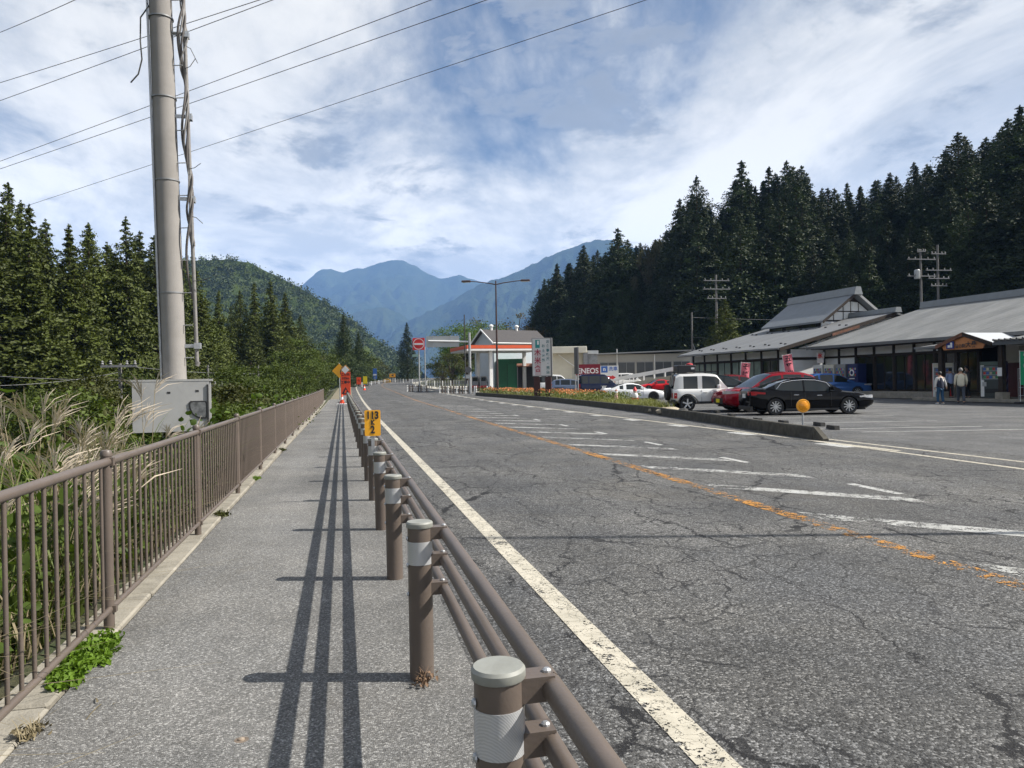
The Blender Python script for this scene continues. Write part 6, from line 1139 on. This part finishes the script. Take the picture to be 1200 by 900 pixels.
def person(lab, p_, face, hgt, top, legs, hair, pose, sleeves=None, shoe=SHOE):
    t = thing('person', lab, 'person', p_, face, 'people outside the shop'); k_ = hgt / 1.7; t.scale = (k_, k_, k_)
    st, armL, armR, bend = pose           # stride, two elbow/hand offsets, forward bend
    hip = (0, 0, .88); ch = (bend * .5, 0, 1.22); nk = (bend, 0, 1.44); hd = (bend + .03, 0, 1.58)
    kL, fL, kR, fR = (st * .35 + .03, .1, .47), (st * .5, .1, .07), (-st * .15 + .03, -.1, .47), (-st * .55, -.1, .07)
    shL, shR = (bend * .9, .19, 1.38), (bend * .9, -.19, 1.38)
    eL, hL = Vector(shL) + Vector(armL[0]), Vector(shL) + Vector(armL[1]); eR, hR = Vector(shR) + Vector(armR[0]), Vector(shR) + Vector(armR[1])
    V = [hip, ch, nk, (bend + .01, 0, 1.5), hd, (bend + .03, 0, 1.67), shL, eL, hL, shR, eR, hR, (0, .09, .84), kL, fL, (fL[0] + .14, .11, .03), (0, -.09, .84), kR, fR, (fR[0] + .14, -.11, .03)]
    E = [(0, 1), (1, 2), (2, 3), (3, 4), (4, 5), (2, 6), (6, 7), (7, 8), (2, 9), (9, 10), (10, 11), (0, 12), (12, 13), (13, 14), (14, 15), (0, 16), (16, 17), (17, 18), (18, 19)]
    Rr = [(.10, .08), (.13, .09), .07, .055, (.085, .095), .06, .06, .045, .032, .06, .045, .032, .085, .06, .045, .035, .085, .06, .045, .035]
    skin('body', V, E, Rr, SKIN, t)
    f = 1.0; lowarm = sleeves != 'short'
    sv = [(0, 0, .78), ch, nk, shL, eL, shR, eR] + ([hL * .85 + eL * .15, hR * .85 + eR * .15] if lowarm else [])
    se = [(0, 1), (1, 2), (2, 3), (3, 4), (2, 5), (5, 6)] + ([(4, 7), (6, 8)] if lowarm else [])
    skin('shirt', sv, se, [(.175, .14), (.185, .135), .08, .08, .06, .078, .06] + ([.043, .043] if lowarm else []), top, t)
    skin('trousers', [(0, 0, .92), (0, .095, .82), kL, (fL[0], fL[1], .1), (0, -.095, .82), kR, (fR[0], fR[1], .1)], [(0, 1), (1, 2), (2, 3), (0, 4), (4, 5), (5, 6)], [(.15, .12), .1, .078, .066, .1, .078, .066], legs, t)
    bm_ = bmesh.new(); bmesh.ops.create_uvsphere(bm_, u_segments=16, v_segments=10, radius=1)
    for v_ in bm_.verts: c = v_.co; v_.co = Vector((c.x * .115 - (.012), c.y * .098, max(c.z, -.45 if c.x < 0 else .1) * .125))
    me = bpy.data.meshes.new('hair'); bm_.to_mesh(me); bm_.free(); me.materials.append(hair); smooth_mesh(me, 60); link('hair', me, t, (bend + .025, 0, 1.625))
    for s_, ft in ((1, fL), (-1, fR)): skin('shoe', [(ft[0] - .05, s_ * .1, .045), (ft[0] + .06, s_ * .11, .04), (ft[0] + .16, s_ * .115, .03)], [(0, 1), (1, 2)], [.05, .05, .035], shoe, t, 1)
    # hands: palm with five fingers
    for s_, hd_, el in ((1, hL, eL), (-1, hR, eR)):
        d = (hd_ - el).normalized(); sd_ = d.cross(Vector((0, 1, 0))).normalized(); pv = [hd_ - d * .02, hd_ + d * .05]; ed = [(0, 1)]; rad = [.026, .03]
        for j_ in range(4): b_ = hd_ + d * .06 + sd_ * (j_ - 1.5) * .017; pv += [b_, b_ + d * (.035 - .004 * abs(j_ - 1.3))]; q_ = len(pv); ed += [(1, q_ - 2), (q_ - 2, q_ - 1)]; rad += [.009, .008]
        pv += [hd_ + d * .01 + sd_ * .035, hd_ + d * .045 + sd_ * .05]; q_ = len(pv); ed += [(0, q_ - 2), (q_ - 2, q_ - 1)]; rad += [.011, .009]
        skin('hand', pv, ed, rad, SKIN, t, 1)
    MB().lathe([(.008, 0), (.02, .012), (.016, .03), (.004, .045)], 6, Matrix.Translation((bend + .03 + .092, 0, 1.565))).build('nose', SKIN, t); 
    for s_ in (1, -1): MB().lathe([(.0, 0), (.011, .004), (.0, .008)], 8, Matrix.Translation((bend + .03 + .088, s_ * .034, 1.605)) @ Matrix.Rotation(R(90), 4, 'Y')).build('eye', BLACK, t); MB().lathe([(.0, 0), (.022, .008), (.0, .018)], 8, Matrix.Translation((bend + .02, s_ * .09, 1.585)) @ Matrix.Rotation(R(-90 * s_), 4, 'X')).build('ear', SKIN, t)
    MB().box(bend + .03 + .085, bend + .03 + .1, -.025, .025, 1.525, 1.533).build('mouth', M('lip', (.3, .12, .1), .6), t)
    return t
down = ((.02, .05, -.28), (.06, .06, -.52)); downr = ((.02, -.05, -.28), (.06, -.06, -.52)); DEN = M('denim', (.045, .075, .13), .85, 0, .15, 12); NAVY = M('navy_cloth', (.02, .025, .05), .85, 0, .1, 8); HAIRB = M('black_hair', (.012, .011, .01), .6); HAIRG = M('grey_hair', (.20, .19, .18), .7)
away = math.atan2(FWD.y, FWD.x)
person('person in a cream shirt and dark jeans walking towards the entrance', DG(1126, 38.0), away + R(-25), 1.74, M('cream_shirt', (.62, .58, .46), .85, 0, .05, 6), M('dark_denim', (.055, .065, .085), .85, 0, .15, 10), HAIRG, (.42, down, ((-.02, -.06, -.28), (.12, -.05, -.5)), .04), None, M('dark_shoes', (.03, .03, .035), .6))
person('person in a navy vest over white sleeves and blue jeans', DG(1102, 37.6), away + R(8), 1.58, M('white_sleeves', (.6, .58, .55), .85, 0, .05, 6), M('blue_denim', (.02, .07, .14), .85, 0, .15, 10), HAIRB, (.14, down, ((-.03, -.1, -.27), (-.02, -.16, -.5)), .03))
pv = bpy.context.scene.objects['person.001']; skin('vest', [(0, 0, .76), (.015, 0, 1.1), (.025, 0, 1.34), (.03, 0, 1.46)], [(0, 1), (1, 2), (2, 3)], [(.18, .145), (.2, .155), (.2, .13), (.1, .08)], NAVY, pv)
person('person in a light blue top and black trousers by the drink machine', DG(1114, 41.5) + Vector((0, 0, .16)), away + R(0), 1.6, M('light_blue', (.30, .38, .60), .85, 0, .05, 6), M('black_cloth', (.015, .015, .017), .85, 0, .1, 8), HAIRB, (.05, down, downr, .03), None, M('dark_shoes', (0, 0, 0)))
person('person in a grey jacket at the entrance behind the cream shirt', DG(1134, 40.8) + Vector((0, 0, .16)), away + R(30), 1.72, M('grey_jacket', (.12, .12, .125), .85, 0, .1, 6), M('black_cloth', (0, 0, 0)), HAIRB, (.1, down, ((.1, -.05, -.25), (.28, -.02, -.28)), .03), None, M('dark_shoes', (0, 0, 0)))
# rusty bolt stain on the footpath and a dry twig
t = gnd(283, 868); o = thing('ground_pin', 'small rusty survey pin set in the footpath', 'pin', (t.x, t.y, t.z + .004)); MB().lathe([(.014, 0), (.013, .006), (.004, .011), (0, .011)], 12).build('head', M('pin_brass', (.5, .4, .3), .4, .6), o, 40); MB().lathe([(.03, 0), (.0, .0012)], 20, Matrix.Scale(1.0, 4)).build('rust_stain', M('rust_stain', (.14, .11, .085), .95, 0, .3, 20), o)
o = blades('dry_twig', [(0, 0, 0.012), (.05, -.02, .012), (-.03, .03, .012)], [.03, .02, .025], DRY, .004, 9, 5); t = gnd(120, 828); o.location = (t.x, t.y, 0); tag(o, 'dry straw lying on the footpath near the weed patch', 'straw')
